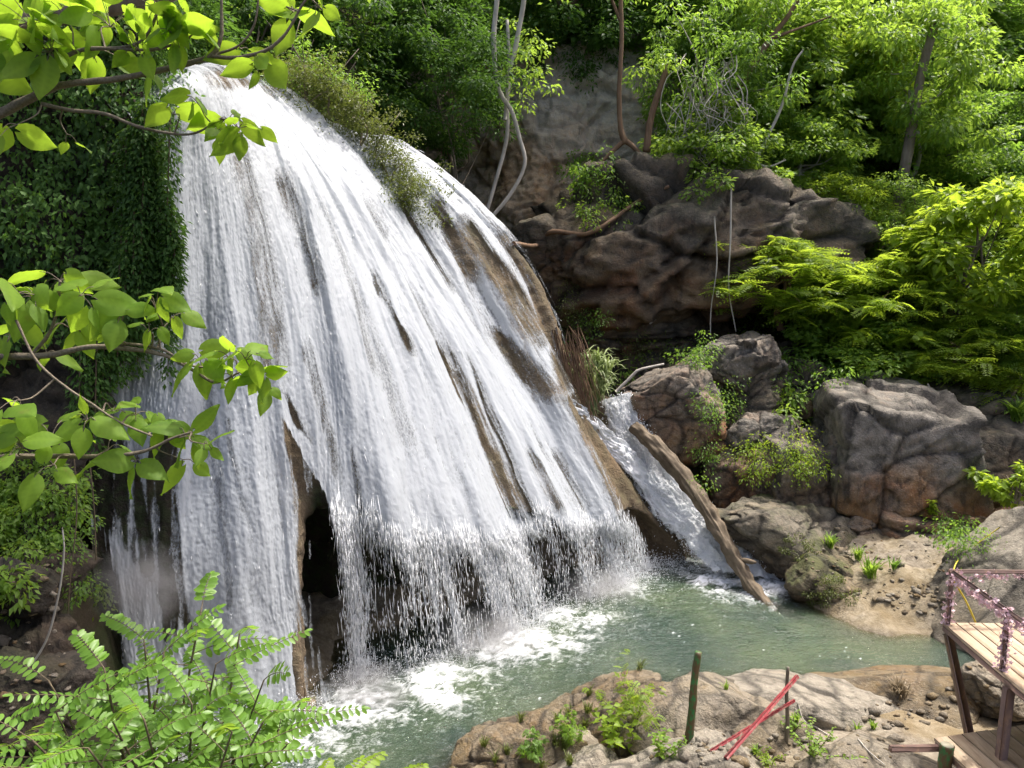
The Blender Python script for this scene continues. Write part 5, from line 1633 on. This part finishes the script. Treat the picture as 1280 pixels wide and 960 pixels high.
# ================================================================== near branches and shrub
def big_leaf(mb, base, D, U, L, Wd, tint, r, heart=0.25, nl=15):
    """one broad leaf blade with midrib fold, curl and a drawn-out tip"""
    D = D / np.linalg.norm(D); S = np.cross(D, U); S /= np.linalg.norm(S) + 1e-9; N = np.cross(S, D)
    t = np.linspace(0, 1, nl)
    w = np.interp(t, [0, 0.06, 0.18, 0.35, 0.55, 0.75, 0.9, 1.0], [0.12, 0.55, 0.9, 1.0, 0.85, 0.52, 0.2, 0.0]) * Wd / 2
    back = -heart * L * 0.35 * np.exp(-(t / 0.12) ** 2)
    cv = r.uniform(0.1, 0.32); fold = r.uniform(0.08, 0.3); tw = r.normal(0, 0.12)
    rows = []
    tl_ = []
    for s in (-1, -0.66, -0.33, 0, 0.33, 0.66, 1):
        along = t * L + back * abs(s) - 0.06 * L * s * s * (1 - t)
        z = -cv * L * t ** 2 + fold * w * abs(s) - 0.22 * w * s * s * 1.2 + tw * L * t * s * 0.5 + 0.02 * L * np.sin(9 * t + 3 * s) * abs(s) + 0.007 * L * np.sin(2 * np.pi * (7 * t - 2.2 * abs(s))) * (w / (Wd / 2 + 1e-9)) * (abs(s) > 0.1)
        tl_.append(np.full(nl, tint + (0.35 if s == 0 else 0.0)) + 0.12 * np.sin(2 * np.pi * (7 * t - 2.2 * abs(s))))
        rows.append(base + D * along[:, None] + S * (w * s)[:, None] + N * z[:, None])
    V = np.concatenate(rows); Q = grid_faces(7, nl)
    mb.add(V, Q, np.concatenate(tl_))


MAT["branch"] = wood_mat("grey_brown_branch", (0.1, 0.08, 0.055), (0.24, 0.2, 0.15), (40, 40, 40), 0.7, 0.3)


def near_branch(label, name, cat, branches, clusters, Y, seed, face, leafL, mat="leaf_near", tipd=(0, 0, -0.55), group=None, heart=0.25, asp=0.72):
    """branches: (photo polyline, radii); clusters: (px,py,spread px,n,size factor)"""
    r = np.random.default_rng(seed)
    sb, lb = MB(), MB()
    skel = []
    for poly, rad in branches:
        P = spline([at(q[0], q[1], Y + (q[2] if len(q) > 2 else 0)) for q in poly], 10 * len(poly))
        sb.tube(P, rad, 10, wob=0.22); skel.append(P)
    skel = np.concatenate(skel)
    for px, py, sp_, n, f in clusters:
        c = at(px, py, Y + r.normal(0, 0.08))
        tw = skel[np.argmin(((skel - c) ** 2).sum(1))]
        node = tw + (c - tw) * 0.75
        if np.linalg.norm(c - tw) > 0.05:
            sb.tube(spline([tw, (tw + node) / 2 + r.normal(size=3) * 0.02, node], 8), [0.0045, 0.003, 0.002], 6)
        for k in range(n):
            a = 2 * np.pi * k / n + r.uniform(-0.5, 0.5)
            out = np.array([math.cos(a) * 1.0, r.normal(0, 0.5), math.sin(a) * 0.75])
            q = c + out * sp_ * mpp(Y) * r.uniform(0.3, 0.9)
            D = out * 0.9 + np.array(tipd) + r.normal(size=3) * 0.3
            U = np.array(face) + r.normal(size=3) * 0.42
            L = leafL * f * r.uniform(0.55, 1.2)
            sb.tube(spline([node, (node + q) / 2 + [0, 0, 0.012], q], 6), [0.0022, 0.0017, 0.0015], 5)
            big_leaf(lb, q, D, U, L, L * asp * r.uniform(0.85, 1.1), np.clip(r.normal(0.5, 0.22), 0, 1), r, heart)
    e = empty(name, skel[0], label, cat, group)
    sb.build("branch", MAT["branch"], e); lb.build("leaves", MAT[mat], e)
    return e


near_branch("branch with glowing backlit yellow-green leaves reaching in over the top of the falls", "tree_branch", "branch",
            [([(-260, 330, -0.2), (-120, 210, -0.1), (-10, 148), (40, 122), (80, 106), (150, 98), (225, 82), (262, 70), (275, 52), (277, 20), (276, -30)], [0.034, 0.022, 0.016, 0.012, 0.009, 0.005]),
             ([(262, 70), (295, 72), (330, 64), (352, 48), (366, 28), (378, 6), (392, -12)], [0.009, 0.007, 0.004]),
             ([(270, 68), (300, 56), (318, 30), (324, -10)], [0.006, 0.004]),
             ([(52, 130), (90, 138), (130, 142), (172, 158), (215, 167), (245, 166), (276, 148)], [0.009, 0.007, 0.004]),
             ([(-60, 85), (0, 86), (50, 88), (105, 62), (190, 62), (235, 48)], [0.012, 0.01, 0.005]),
             ([(105, 62), (170, 55), (195, 20), (197, -20)], [0.008, 0.005])],
            [(30, 20, 36, 11, 1.0), (85, 15, 36, 11, 1.1), (140, 25, 36, 11, 1.0), (195, 10, 36, 11, 1.0), (60, 60, 32, 9, 1.0), (230, 20, 26, 6, 0.9), (115, 62, 28, 6, 1.0), (215, 40, 28, 7, 1.0), (165, 55, 26, 5, 0.9), (0, 50, 26, 6, 1.0),
             (188, 92, 14, 3, 0.85), (216, 135, 12, 2, 0.9), (302, 62, 16, 2, 0.8), (322, 80, 18, 4, 0.9), (365, 15, 20, 4, 0.95), (400, 12, 20, 4, 1.0), (245, 125, 16, 3, 0.8), (290, 150, 22, 5, 0.9), (305, 165, 22, 5, 0.9), (272, 168, 14, 3, 0.8), (85, 178, 10, 2, 0.7), (10, 165, 22, 3, 1.1), (-30, 20, 34, 8, 1.1), (-40, 90, 30, 6, 1.1)],
            3.6, 5, (0.1, 0.75, 0.6), 0.155)
near_branch("middle branch with broad green leaves reaching across the left curtain", "tree_branch", "branch",
            [([(-240, 470, -0.2), (-110, 450, 0), (-10, 446), (60, 444), (110, 434), (160, 436), (205, 444), (240, 462), (270, 478), (300, 465)], [0.02, 0.014, 0.01, 0.007, 0.004]),
             ([(110, 434), (160, 430), (205, 438), (232, 455), (262, 460)], [0.006, 0.004]),
             ([(40, 444), (62, 415), (72, 385), (75, 350)], [0.007, 0.005])],
            [(75, 350, 30, 6, 1.05), (110, 372, 30, 6, 1.15), (95, 410, 26, 5, 1.15), (35, 372, 26, 6, 1.0), (5, 365, 26, 5, 1.1), (150, 392, 24, 5, 1.0), (195, 372, 22, 5, 0.8), (215, 390, 20, 4, 0.75), (185, 410, 20, 4, 0.8), (60, 440, 18, 3, 0.8), (15, 410, 22, 4, 1.0),
             (250, 448, 20, 5, 0.95), (285, 442, 18, 5, 0.9), (310, 445, 18, 5, 0.8), (325, 470, 18, 6, 0.8), (290, 470, 16, 4, 0.8), (335, 485, 10, 3, 0.7)],
            3.1, 6, (0.05, -0.6, 0.85), 0.132)
near_branch("lower branch with broad green leaves above the earth bank", "tree_branch", "branch",
            [([(-240, 600, -0.2), (-110, 580), (-10, 572), (60, 570), (130, 570), (180, 564), (215, 548), (240, 540)], [0.018, 0.012, 0.009, 0.006, 0.004]),
             ([(20, 400), (45, 450), (80, 482), (115, 505), (150, 528), (190, 545)], [0.005, 0.004])],
            [(20, 555, 28, 4, 1.35), (70, 540, 26, 5, 1.1), (10, 510, 24, 4, 1.0), (105, 530, 24, 5, 1.0), (145, 515, 20, 4, 0.9), (175, 515, 22, 5, 0.9), (205, 530, 22, 6, 0.95), (235, 545, 22, 6, 0.95), (240, 580, 14, 2, 1.1), (140, 560, 20, 3, 0.9), (170, 580, 18, 3, 0.9), (60, 585, 18, 3, 0.9), (-30, 540, 26, 5, 1.1), (260, 560, 12, 3, 0.8)],
            2.9, 8, (0.05, -0.65, 0.8), 0.132)


def frond(lb, sb, r, base, D, U, L, pairs, ll, tint):
    D = D / np.linalg.norm(D); S = np.cross(D, U); S /= np.linalg.norm(S) + 1e-9; N = np.cross(S, D)
    t = np.linspace(0, 1, pairs + 3)
    sag = r.uniform(0.1, 0.35)
    P = base + D * (L * t)[:, None] - np.array([0, 0, 1]) * (sag * L * t ** 2)[:, None]
    sb.tube(P, [0.0022, 0.0016, 0.001], 4)
    T = np.gradient(P, axis=0); T /= np.linalg.norm(T, axis=1)[:, None]
    for j in range(2, len(t)):
        f = 1.0 if j < len(t) - 3 else 0.75
        for s in (-1, 1):
            d = S * s + T[j] * 0.45 - np.array([0, 0, 0.22]) + r.normal(size=3) * 0.09
            l = ll * f * r.uniform(0.85, 1.12)
            oval_leaf(lb, P[j], d, N + r.normal(size=3) * 0.2, l, l * 0.45, np.clip(tint + r.normal(0, 0.1), 0, 1))
    oval_leaf(lb, P[-1], T[-1], N, ll * 0.8, ll * 0.4, tint)


_ov = np.array([0.12, 0.62, 0.95, 1.0, 0.7, 0.0])


def oval_leaf(mb, b, D, U, L, Wd, tint):
    D = D / np.linalg.norm(D); S = np.cross(D, U); S /= np.linalg.norm(S) + 1e-9; N = np.cross(S, D)
    t = np.array([0, 0.14, 0.36, 0.6, 0.84, 1.0])
    w = _ov * Wd / 2
    rows = [b + D * (t * L)[:, None] + S * (w * s)[:, None] + N * (abs(s) * w * 0.22 - 0.1 * L * t ** 2)[:, None] for s in (-1, 0, 1)]
    mb.add(np.concatenate(rows), grid_faces(3, 6), tint)


r = np.random.default_rng(111)
sb, lb = MB(), MB()
b0 = at(215, 1090, 2.75)
STEMS = [((252, 760), 2.9, 12), ((300, 790), 2.85, 11), ((180, 800), 2.8, 10), ((375, 880), 2.75, 11), ((60, 850), 2.6, 10), ((140, 900), 2.4, 11), ((40, 925), 2.3, 10), ((330, 900), 2.45, 11), ((205, 815), 2.75, 9), ((270, 830), 2.65, 9), ((330, 850), 2.7, 11), ((130, 835), 2.6, 10), ((70, 890), 2.5, 9), ((5, 905), 2.45, 9), ((180, 900), 2.35, 10), ((290, 915), 2.35, 11), ((240, 880), 2.45, 10), ((110, 935), 2.3, 8), ((360, 930), 2.6, 8), ((30, 960), 2.3, 8)]
for (px, py), Y, nf in STEMS:
    tip = at(px, py, Y)
    q = spline([b0 + r.normal(size=3) * 0.05, (b0 + tip) / 2 + r.normal(size=3) * 0.03, tip], 20)
    sb.tube(q, [0.009, 0.006, 0.003], 6)
    for k in range(nf):
        f = 0.42 + 0.58 * k / (nf - 1)
        p = q[min(19, int(f * 19))]
        a = k * 2.4 + r.uniform(-0.4, 0.4)
        D = np.array([math.cos(a), math.sin(a) * 0.9, 0.32 + 0.45 * (f > 0.9) + r.normal(0, 0.15)])
        frond(lb, sb, r, p, D, np.array([0, -0.35, 1.0]) + r.normal(size=3) * 0.15, r.uniform(0.24, 0.36) * (1.0 if f < 0.9 else 0.75), r.integers(8, 12), r.uniform(0.036, 0.049), np.clip(0.35 + 0.45 * f + r.normal(0, 0.1), 0, 1))
e = empty("shrub", b0, "bright green pinnate-leaved shrub in the lower left corner before the falls", "shrub")
sb.build("stem", MAT["twig"], e); lb.build("leaves", MAT["leaf_frond"], e)
sb, lb = MB(), MB()
b0 = at(430, 1060, 2.9)
for (px, py), Y in (((380, 975), 2.9), ((440, 965), 2.95), ((490, 975), 3.0), ((415, 985), 2.8)):
    tip = at(px, py, Y); q = spline([b0, (b0 + tip) / 2 + [0.02, 0, 0.02], tip], 10)
    sb.tube(q, [0.006, 0.003], 5)
    for k in range(5):
        a = k * 2.4 + px
        frond(lb, sb, r, q[5 + k], np.array([math.cos(a), math.sin(a), 0.25]), np.array([0, -0.3, 1.0]), 0.2, 8, 0.045, 0.85)
e = empty("shrub", b0, "yellow-green leaf tips poking up at the bottom edge right of the pinnate shrub", "shrub")
sb.build("stem", MAT["twig"], e); lb.build("leaves", MAT["leaf_yellow"], e)
# ================================================================== platforms, rails, posts and poles
MAT["plank"] = None
m = NT("sun_bleached_planks")
tn = m.attr("tint")
g1 = m.noise(m.pos((14, 1.6, 14)), 2.0, 6, 0.65)
g2 = m.noise(m.pos(), 2.2, 4)
c_ = m.mix(m.val(g1, 0.3, 0.7), (0.25, 0.185, 0.125), (0.42, 0.345, 0.255))
c_ = m.mix(m.math("MULTIPLY", tn, 0.5), c_, (0.29, 0.22, 0.155))
c_ = m.mix(m.val(g2, 0.55, 0.75, 0, 0.6), c_, (0.2, 0.125, 0.075))
MAT["plank"] = m.done(m.pbsdf(c_, 0.8, m.bump(g1, 0.35, 0.01), 0.2))


def paint_mat(name, paint, under, amt=0.35, rough=0.5, scale=9):
    m = NT(name)
    n1 = m.noise(m.pos((1, 1, 0.5)), scale, 6, 0.7)
    n2 = m.noise(m.pos(), 4, 3)
    col = m.mix(m.val(n2, 0.3, 0.7), paint, tuple(c * 0.7 for c in paint))
    f = m.val(n1, 1 - amt - 0.08, 1 - amt + 0.04)
    col = m.mix(f, col, under)
    return m.done(m.pbsdf(col, rough, m.bump(n1, 0.3, 0.01), 0.35))


MAT["steel"] = paint_mat("brown_painted_steel", (0.17, 0.11, 0.095), (0.24, 0.15, 0.1), 0.4, 0.5)
MAT["red_paint"] = paint_mat("red_paint", (0.22, 0.028, 0.035), (0.22, 0.12, 0.1), 0.42, 0.5, 14)
MAT["green_paint"] = paint_mat("green_paint", (0.025, 0.2, 0.06), (0.09, 0.06, 0.03), 0.53, 0.5, 11)
MAT["grey_wood"] = wood_mat("grey_wood", (0.1, 0.085, 0.065), (0.22, 0.19, 0.15), (30, 30, 4))
m = NT("pale_cut_wood"); MAT["cut_wood"] = m.done(m.pbsdf((0.4, 0.38, 0.28), 0.8))
MAT["petal"] = leaf_mat("pink_petal", (0.55, 0.36, 0.41), (0.8, 0.66, 0.69), (0.78, 0.56, 0.62), 0.3, 0.6)
m = NT("yellow_rope"); MAT["rope"] = m.done(m.pbsdf((0.5, 0.4, 0.05), 0.6))

ZU = 2.45                                             # top of the railed platform
Cn = atz(1178, 778, ZU)                               # its inner far corner
ex = np.array([1.0, -0.02, 0]); ex /= np.linalg.norm(ex)
E1 = atz(1284, 868, ZU)
ey = E1 - Cn; ey[2] = 0; LY = np.linalg.norm(ey) * 1.12; ey /= np.linalg.norm(ey)     # towards the camera
ez = np.array([0, 0, 1.0])
LX = 3.2
u_ = hit(1228, 912)[0]
pl = empty("railed_platform", [*(Cn + ex * 1.2 + ey * 1.2)[:2], 0.4], "raised wooden platform with brown steel legs and railing over the pool's right edge", "platform")
mb = MB(); rr_ = np.random.default_rng(5); nb_ = 17; bw = LX / nb_
for k in range(nb_):
    c = Cn + ex * (bw * (k + 0.5)) + ey * LY / 2 - ez * 0.02
    mb.box(c + ez * rr_.normal(0, 0.003), ex * (bw / 2 - 0.004), ey * LY / 2, ez * 0.02, rr_.uniform(0, 1))
mb.build("deck_boards", MAT["plank"], pl, smooth=False)
mb = MB()
mb.box(Cn + ey * LY / 2 - ez * 0.085 + ex * 0.03, ex * 0.03, ey * LY / 2, ez * 0.04)
mb.box(Cn + ex * (LX / 2 + 0.07) - ez * 0.085 + ey * 0.03, ex * (LX / 2 - 0.08), ey * 0.03, ez * 0.04)
mb.build("edge_beam", MAT["steel"], pl, smooth=False)


def beam(a, b, w, name, mat, parent, side=None, d=None):
    a, b = np.asarray(a, float), np.asarray(b, float)
    z = b - a; L = np.linalg.norm(z); z = z / L
    x = np.cross(z, [0, 1, 0.05] if side is None else side); x /= np.linalg.norm(x); y = np.cross(z, x)
    q = MB(); q.box((a + b) / 2, x * w / 2, y * (d or w) / 2, z * L / 2, bev=0.008)
    return q.build(name, MAT[mat], parent, smooth=False)


foot_n = Cn + ey * (np.linalg.norm(E1 - Cn) * 0.80)   # under the near post
foot = np.array([foot_n[0], foot_n[1], 0]); foot[2] = min(0.75, drop(foot[0], foot[1])[2]) - 0.12
beam(Cn - ez * 0.13 + ex * 0.05 + ey * 0.08, foot + [0.0, 0.22, 0.0], 0.1, "brace", "steel", pl)
beam(foot, [foot[0] + 0.03, foot[1], ZU - 0.13], 0.11, "leg", "steel", pl)
for k, q in enumerate((Cn + ex * (LX - 0.2) + ey * 0.2, Cn + ex * (LX - 0.2) + ey * (LY - 0.2))):
    b_ = np.array([q[0], q[1], drop(q[0], q[1], ZU - 0.3)[2] - 0.2])
    beam(b_, [q[0], q[1], ZU - 0.1], 0.1, "leg", "steel", pl)
beam(foot + [0.05, 0.0, 0.62], foot + [1.9, -0.05, 0.36], 0.07, "brace", "steel", pl)
HR = 0.78
pc0 = Cn + ex * 0.05 + ey * 0.05
pc1 = Cn + ex * 0.05 + ey * (np.linalg.norm(E1 - Cn) * 0.70)
pc2 = Cn + ex * (LX - 0.1) + ey * 0.05
pc3 = Cn + ex * 0.05 + ey * (LY - 0.1)
for q in (pc0, pc1, pc2, pc3):
    beam(q, q + ez * HR, 0.055, "railing_post", "steel", pl)
beam(pc0 + ez * (HR + 0.025) - ex * 0.05, pc2 + ez * (HR + 0.025), 0.05, "handrail", "steel", pl)
beam(pc0 + ez * (HR + 0.022) + ey * 0.03, pc3 + ez * (HR + 0.022), 0.05, "handrail", "steel", pl)


def garland(label, paths, n, seed):
    r = np.random.default_rng(seed)
    mb = MB(); sb = MB()
    for a, b, wgt, sagk in paths:
        t = np.linspace(0, 1, 40)
        P = a + (b - a) * t[:, None] + ez * (-0.06 * np.abs(np.sin(t * np.pi * sagk)))[:, None]
        ang = t * 40
        P = P + np.stack([np.cos(ang), 0 * ang, np.sin(ang)], -1) * 0.03
        sb.tube(P, 0.005, 4)
        m_ = int(n * wgt)
        for k in range(m_):
            c = P[r.integers(0, 40)] + r.normal(size=3) * 0.03
            d = rnd_dirs(r, 1)[0]
            q = 5; s_ = np.cross(d, [0.2, 0.5, 0.8]); s_ /= np.linalg.norm(s_); v_ = np.cross(d, s_)
            aa = np.arange(q) * 2 * np.pi / q
            D = np.cos(aa)[:, None] * s_ + np.sin(aa)[:, None] * v_ + d * 0.35
            l = r.uniform(0.024, 0.038)
            mb.leaves(np.repeat(c[None], q, 0), D, np.repeat(d[None], q, 0), np.full(q, l), np.full(q, l * 0.42), np.full(q, np.clip(r.normal(0.5, 0.3), 0, 1)), 0.2, 0.1)
    e = empty("flower_garland", paths[0][0], label, "garland", "pink garlands on the railing")
    mb.build("blossoms", MAT["petal"], e); sb.build("string", MAT["petal"], e)


T_ = ez * HR
garland("garland of small pink flowers wound along the side rail and its near post", [(pc0 + T_, pc3 + T_, 1.0, 6), (pc1, pc1 + T_, 0.4, 2)], 420, 1)
garland("garland of pink flowers along the far rail and round the corner post", [(pc0 + T_, pc2 + T_, 0.8, 7), (pc0, pc0 + T_, 0.45, 2)], 300, 2)
# yellow rope from the rocks to the platform
mb = MB()
mb.tube(spline([at(1250, 659, 16.2), hit(1222, 682)[0] + [0, 0, 0.05], hit(1196, 702)[0] + [0, -0.05, 0.05], pc0 + T_ * 0.95], 30), 0.012, 6)
mb.tube(spline([pc0 + T_ * 0.9, pc0 + ex * 0.22 + ez * 0.38, pc0 + ex * 0.4 + ez * 0.03], 14), 0.014, 6)
tag(mb.build("rope", MAT["rope"]), "yellow rope tied to the platform's corner post, running up behind the sloping grey rock", "rope")

# lower platform
ZL = 1.35
L0 = atz(1167, 922, ZL); L1 = atz(1285, 905, ZL); L2 = atz(1216, 968, ZL)
fx = L1 - L0; fx[2] = 0; fx /= np.linalg.norm(fx)
fy = L2 - L0; fy[2] = 0; fy /= np.linalg.norm(fy)
lp = empty("lower_platform", [*(L0 + fx * 0.9 + fy * 0.7)[:2], 0.6], "low deck of pale planks below the railed platform in the bottom right corner", "platform")
mb = MB(); nb_ = 12; LXl = 2.6; bw = LXl / nb_
for k in range(nb_):
    c = L0 + fx * (bw * (k + 0.5)) + fy * 0.95 - ez * 0.02
    mb.box(c + ez * rr_.normal(0, 0.003), fx * (bw / 2 - 0.004), fy * 0.95, ez * 0.02, rr_.uniform(0, 1))
mb.build("deck_boards", MAT["plank"], lp, smooth=False)
mb = MB(); mb.box(L0 + fy * 0.95 - ez * 0.085 + fx * 0.04, fx * 0.03, fy * 0.93, ez * 0.04)
mb.box(L0 + fx * 1.3 - ez * 0.085 + fy * 0.04, fx * 1.2, fy * 0.03, ez * 0.04)
mb.build("edge_beam", MAT["steel"], lp, smooth=False)
for q in (L0 + fx * 0.1 + fy * 0.12, L0 + fx * 2.4 + fy * 0.12, L0 + fx * 0.1 + fy * 1.7, L0 + fx * 2.4 + fy * 1.7):
    b_ = np.array([q[0], q[1], drop(q[0], q[1], ZL - 0.2)[2] - 0.2])
    if b_[2] < ZL - 0.2: beam(b_, [q[0], q[1], ZL - 0.12], 0.08, "leg", "steel", lp)
b0 = atz(1112, 936, ZL - 0.08)
beam(b0, L0 + fx * 0.12 + fy * 0.12 - ez * 0.085, 0.075, "projecting_bar", "steel", lp)

# green post, green stub, stake and red poles
def pole(label, name, cat, a, b, rad, mat, group=None, cap=None, kn=0):
    q = MB(); P = spline([a, a + (b - a) * 0.35 + np.array([0.012, 0, 0]), a + (b - a) * 0.7 - np.array([0.01, 0, 0]), b], 26)
    rr = np.interp(np.linspace(0, 1, 26), np.linspace(0, 1, len(rad)), rad)
    if kn:
        for f in np.linspace(0.15, 0.85, kn): rr = rr * (1 + 0.12 * np.exp(-((np.linspace(0, 1, 26) - f) / 0.03) ** 2))
    q.tube(P, rr, 12, wob=0.12)
    if cap is None:
        return tag(q.build(name, MAT[mat]), label, cat, group)
    e = empty(name, a, label, cat, group)
    q.build("shaft", MAT[mat], e)
    z = (b - a) / np.linalg.norm(b - a)
    q = MB(); q.tube(np.array([b - z * 0.01, b + z * 0.006]), rr[-1] * 0.9, 12); q.build("cut_end", MAT[cap], e)
    return e


g0, _, dg = hit(859, 925)
Yg = g0[1]
pole("crooked post with flaking green paint beside the pool", "post", "post", g0 - [0, 0, 0.15], at(873, 815, Yg), [0.062, 0.058, 0.052, 0.05], "green_paint", "green posts", None, 3)
s0, _, _ = hit(1183, 966)
top = at(1184, 931, 9.3)
pole("short green-painted post with a pale cut top before the lower platform", "post", "post", np.array([top[0], top[1] - 0.02, drop(top[0], top[1])[2] - 0.1]), top, [0.085, 0.085], "green_paint", "green posts", "cut_wood", 1)
k0, _, dk_ = hit(983, 926)
pole("thin bare grey stake standing upright behind the crossed red poles", "stake", "stake", k0 - [0, 0, 0.15], at(985, 834, k0[1]), [0.032, 0.03, 0.024], "grey_wood")
for px0, py0, px1, py1, w, lab in ((908, 947, 996, 846, 0.052, "longer red-painted pole leaning steeply across the thin stake"), (888, 939, 992, 876, 0.04, "shorter red-painted pole lying flatter, crossing under the longer one")):
    a, _, _ = hit(px0, py0)
    b = at(px1, py1, k0[1] - (0.09 if w > 0.05 else 0.2))
    q = MB(); z = b - a; z = z / np.linalg.norm(z); x = np.cross(z, [0, 1, 0]); x /= np.linalg.norm(x); y = np.cross(z, x)
    q.box((a + b) / 2, x * w / 2, y * w / 2, z * (np.linalg.norm(b - a) / 2 + 0.02), bev=0.006)
    tag(q.build("pole", MAT["red_paint"], smooth=False), lab, "pole", "red poles")
root("yellow-brown stick lying on the slab right of the stake", [(997, 880), (1005, 900), (1020, 908), (1034, 920)], None, [0.012, 0.012], "bark_pale", "stick", "stick", "loose sticks", True, 0.02)
root("thin tan stick lying on the soil before the lower platform", [(1072, 925), (1085, 940), (1106, 958)], None, [0.01, 0.01], "bark_pale", "stick", "stick", "loose sticks", True, 0.02)
# ================================================================== light
SUN_EL, SUN_AZ = R(67), R(62)        # azimuth from +Y towards +X
sd_ = Vector((math.sin(SUN_AZ) * math.cos(SUN_EL), math.cos(SUN_AZ) * math.cos(SUN_EL), math.sin(SUN_EL)))
w = bpy.data.worlds.new("World"); sc.world = w; w.use_nodes = True
nt = w.node_tree; bg = nt.nodes["Background"]
sky = nt.nodes.new("ShaderNodeTexSky"); sky.sky_type = "NISHITA"; sky.sun_disc = False
sky.sun_elevation = SUN_EL; sky.sun_rotation = SUN_AZ
sky.dust_density = 7.0; sky.air_density = 0.6; sky.ozone_density = 0.6
nt.links.new(sky.outputs[0], bg.inputs[0]); bg.inputs[1].default_value = 0.15
sl = bpy.data.lights.new("sun", "SUN"); sl.energy = 2.1; sl.angle = R(1.5); sl.color = (1, 0.95, 0.87)
so = bpy.data.objects.new("sun", sl); COL.objects.link(so)
so.rotation_euler = sd_.to_track_quat("Z", "Y").to_euler()
sc.view_settings.view_transform = "Standard"; sc.view_settings.look = "None"
sc.view_settings.exposure = 1.42; sc.view_settings.gamma = 1.0
sc.render.engine = "CYCLES"
sc.cycles.use_denoising = True
sc.cycles.max_bounces = 8; sc.cycles.transparent_max_bounces = 24
sc.cycles.diffuse_bounces = 4; sc.cycles.glossy_bounces = 3; sc.cycles.transmission_bounces = 4
sc.cycles.sample_clamp_indirect = 6
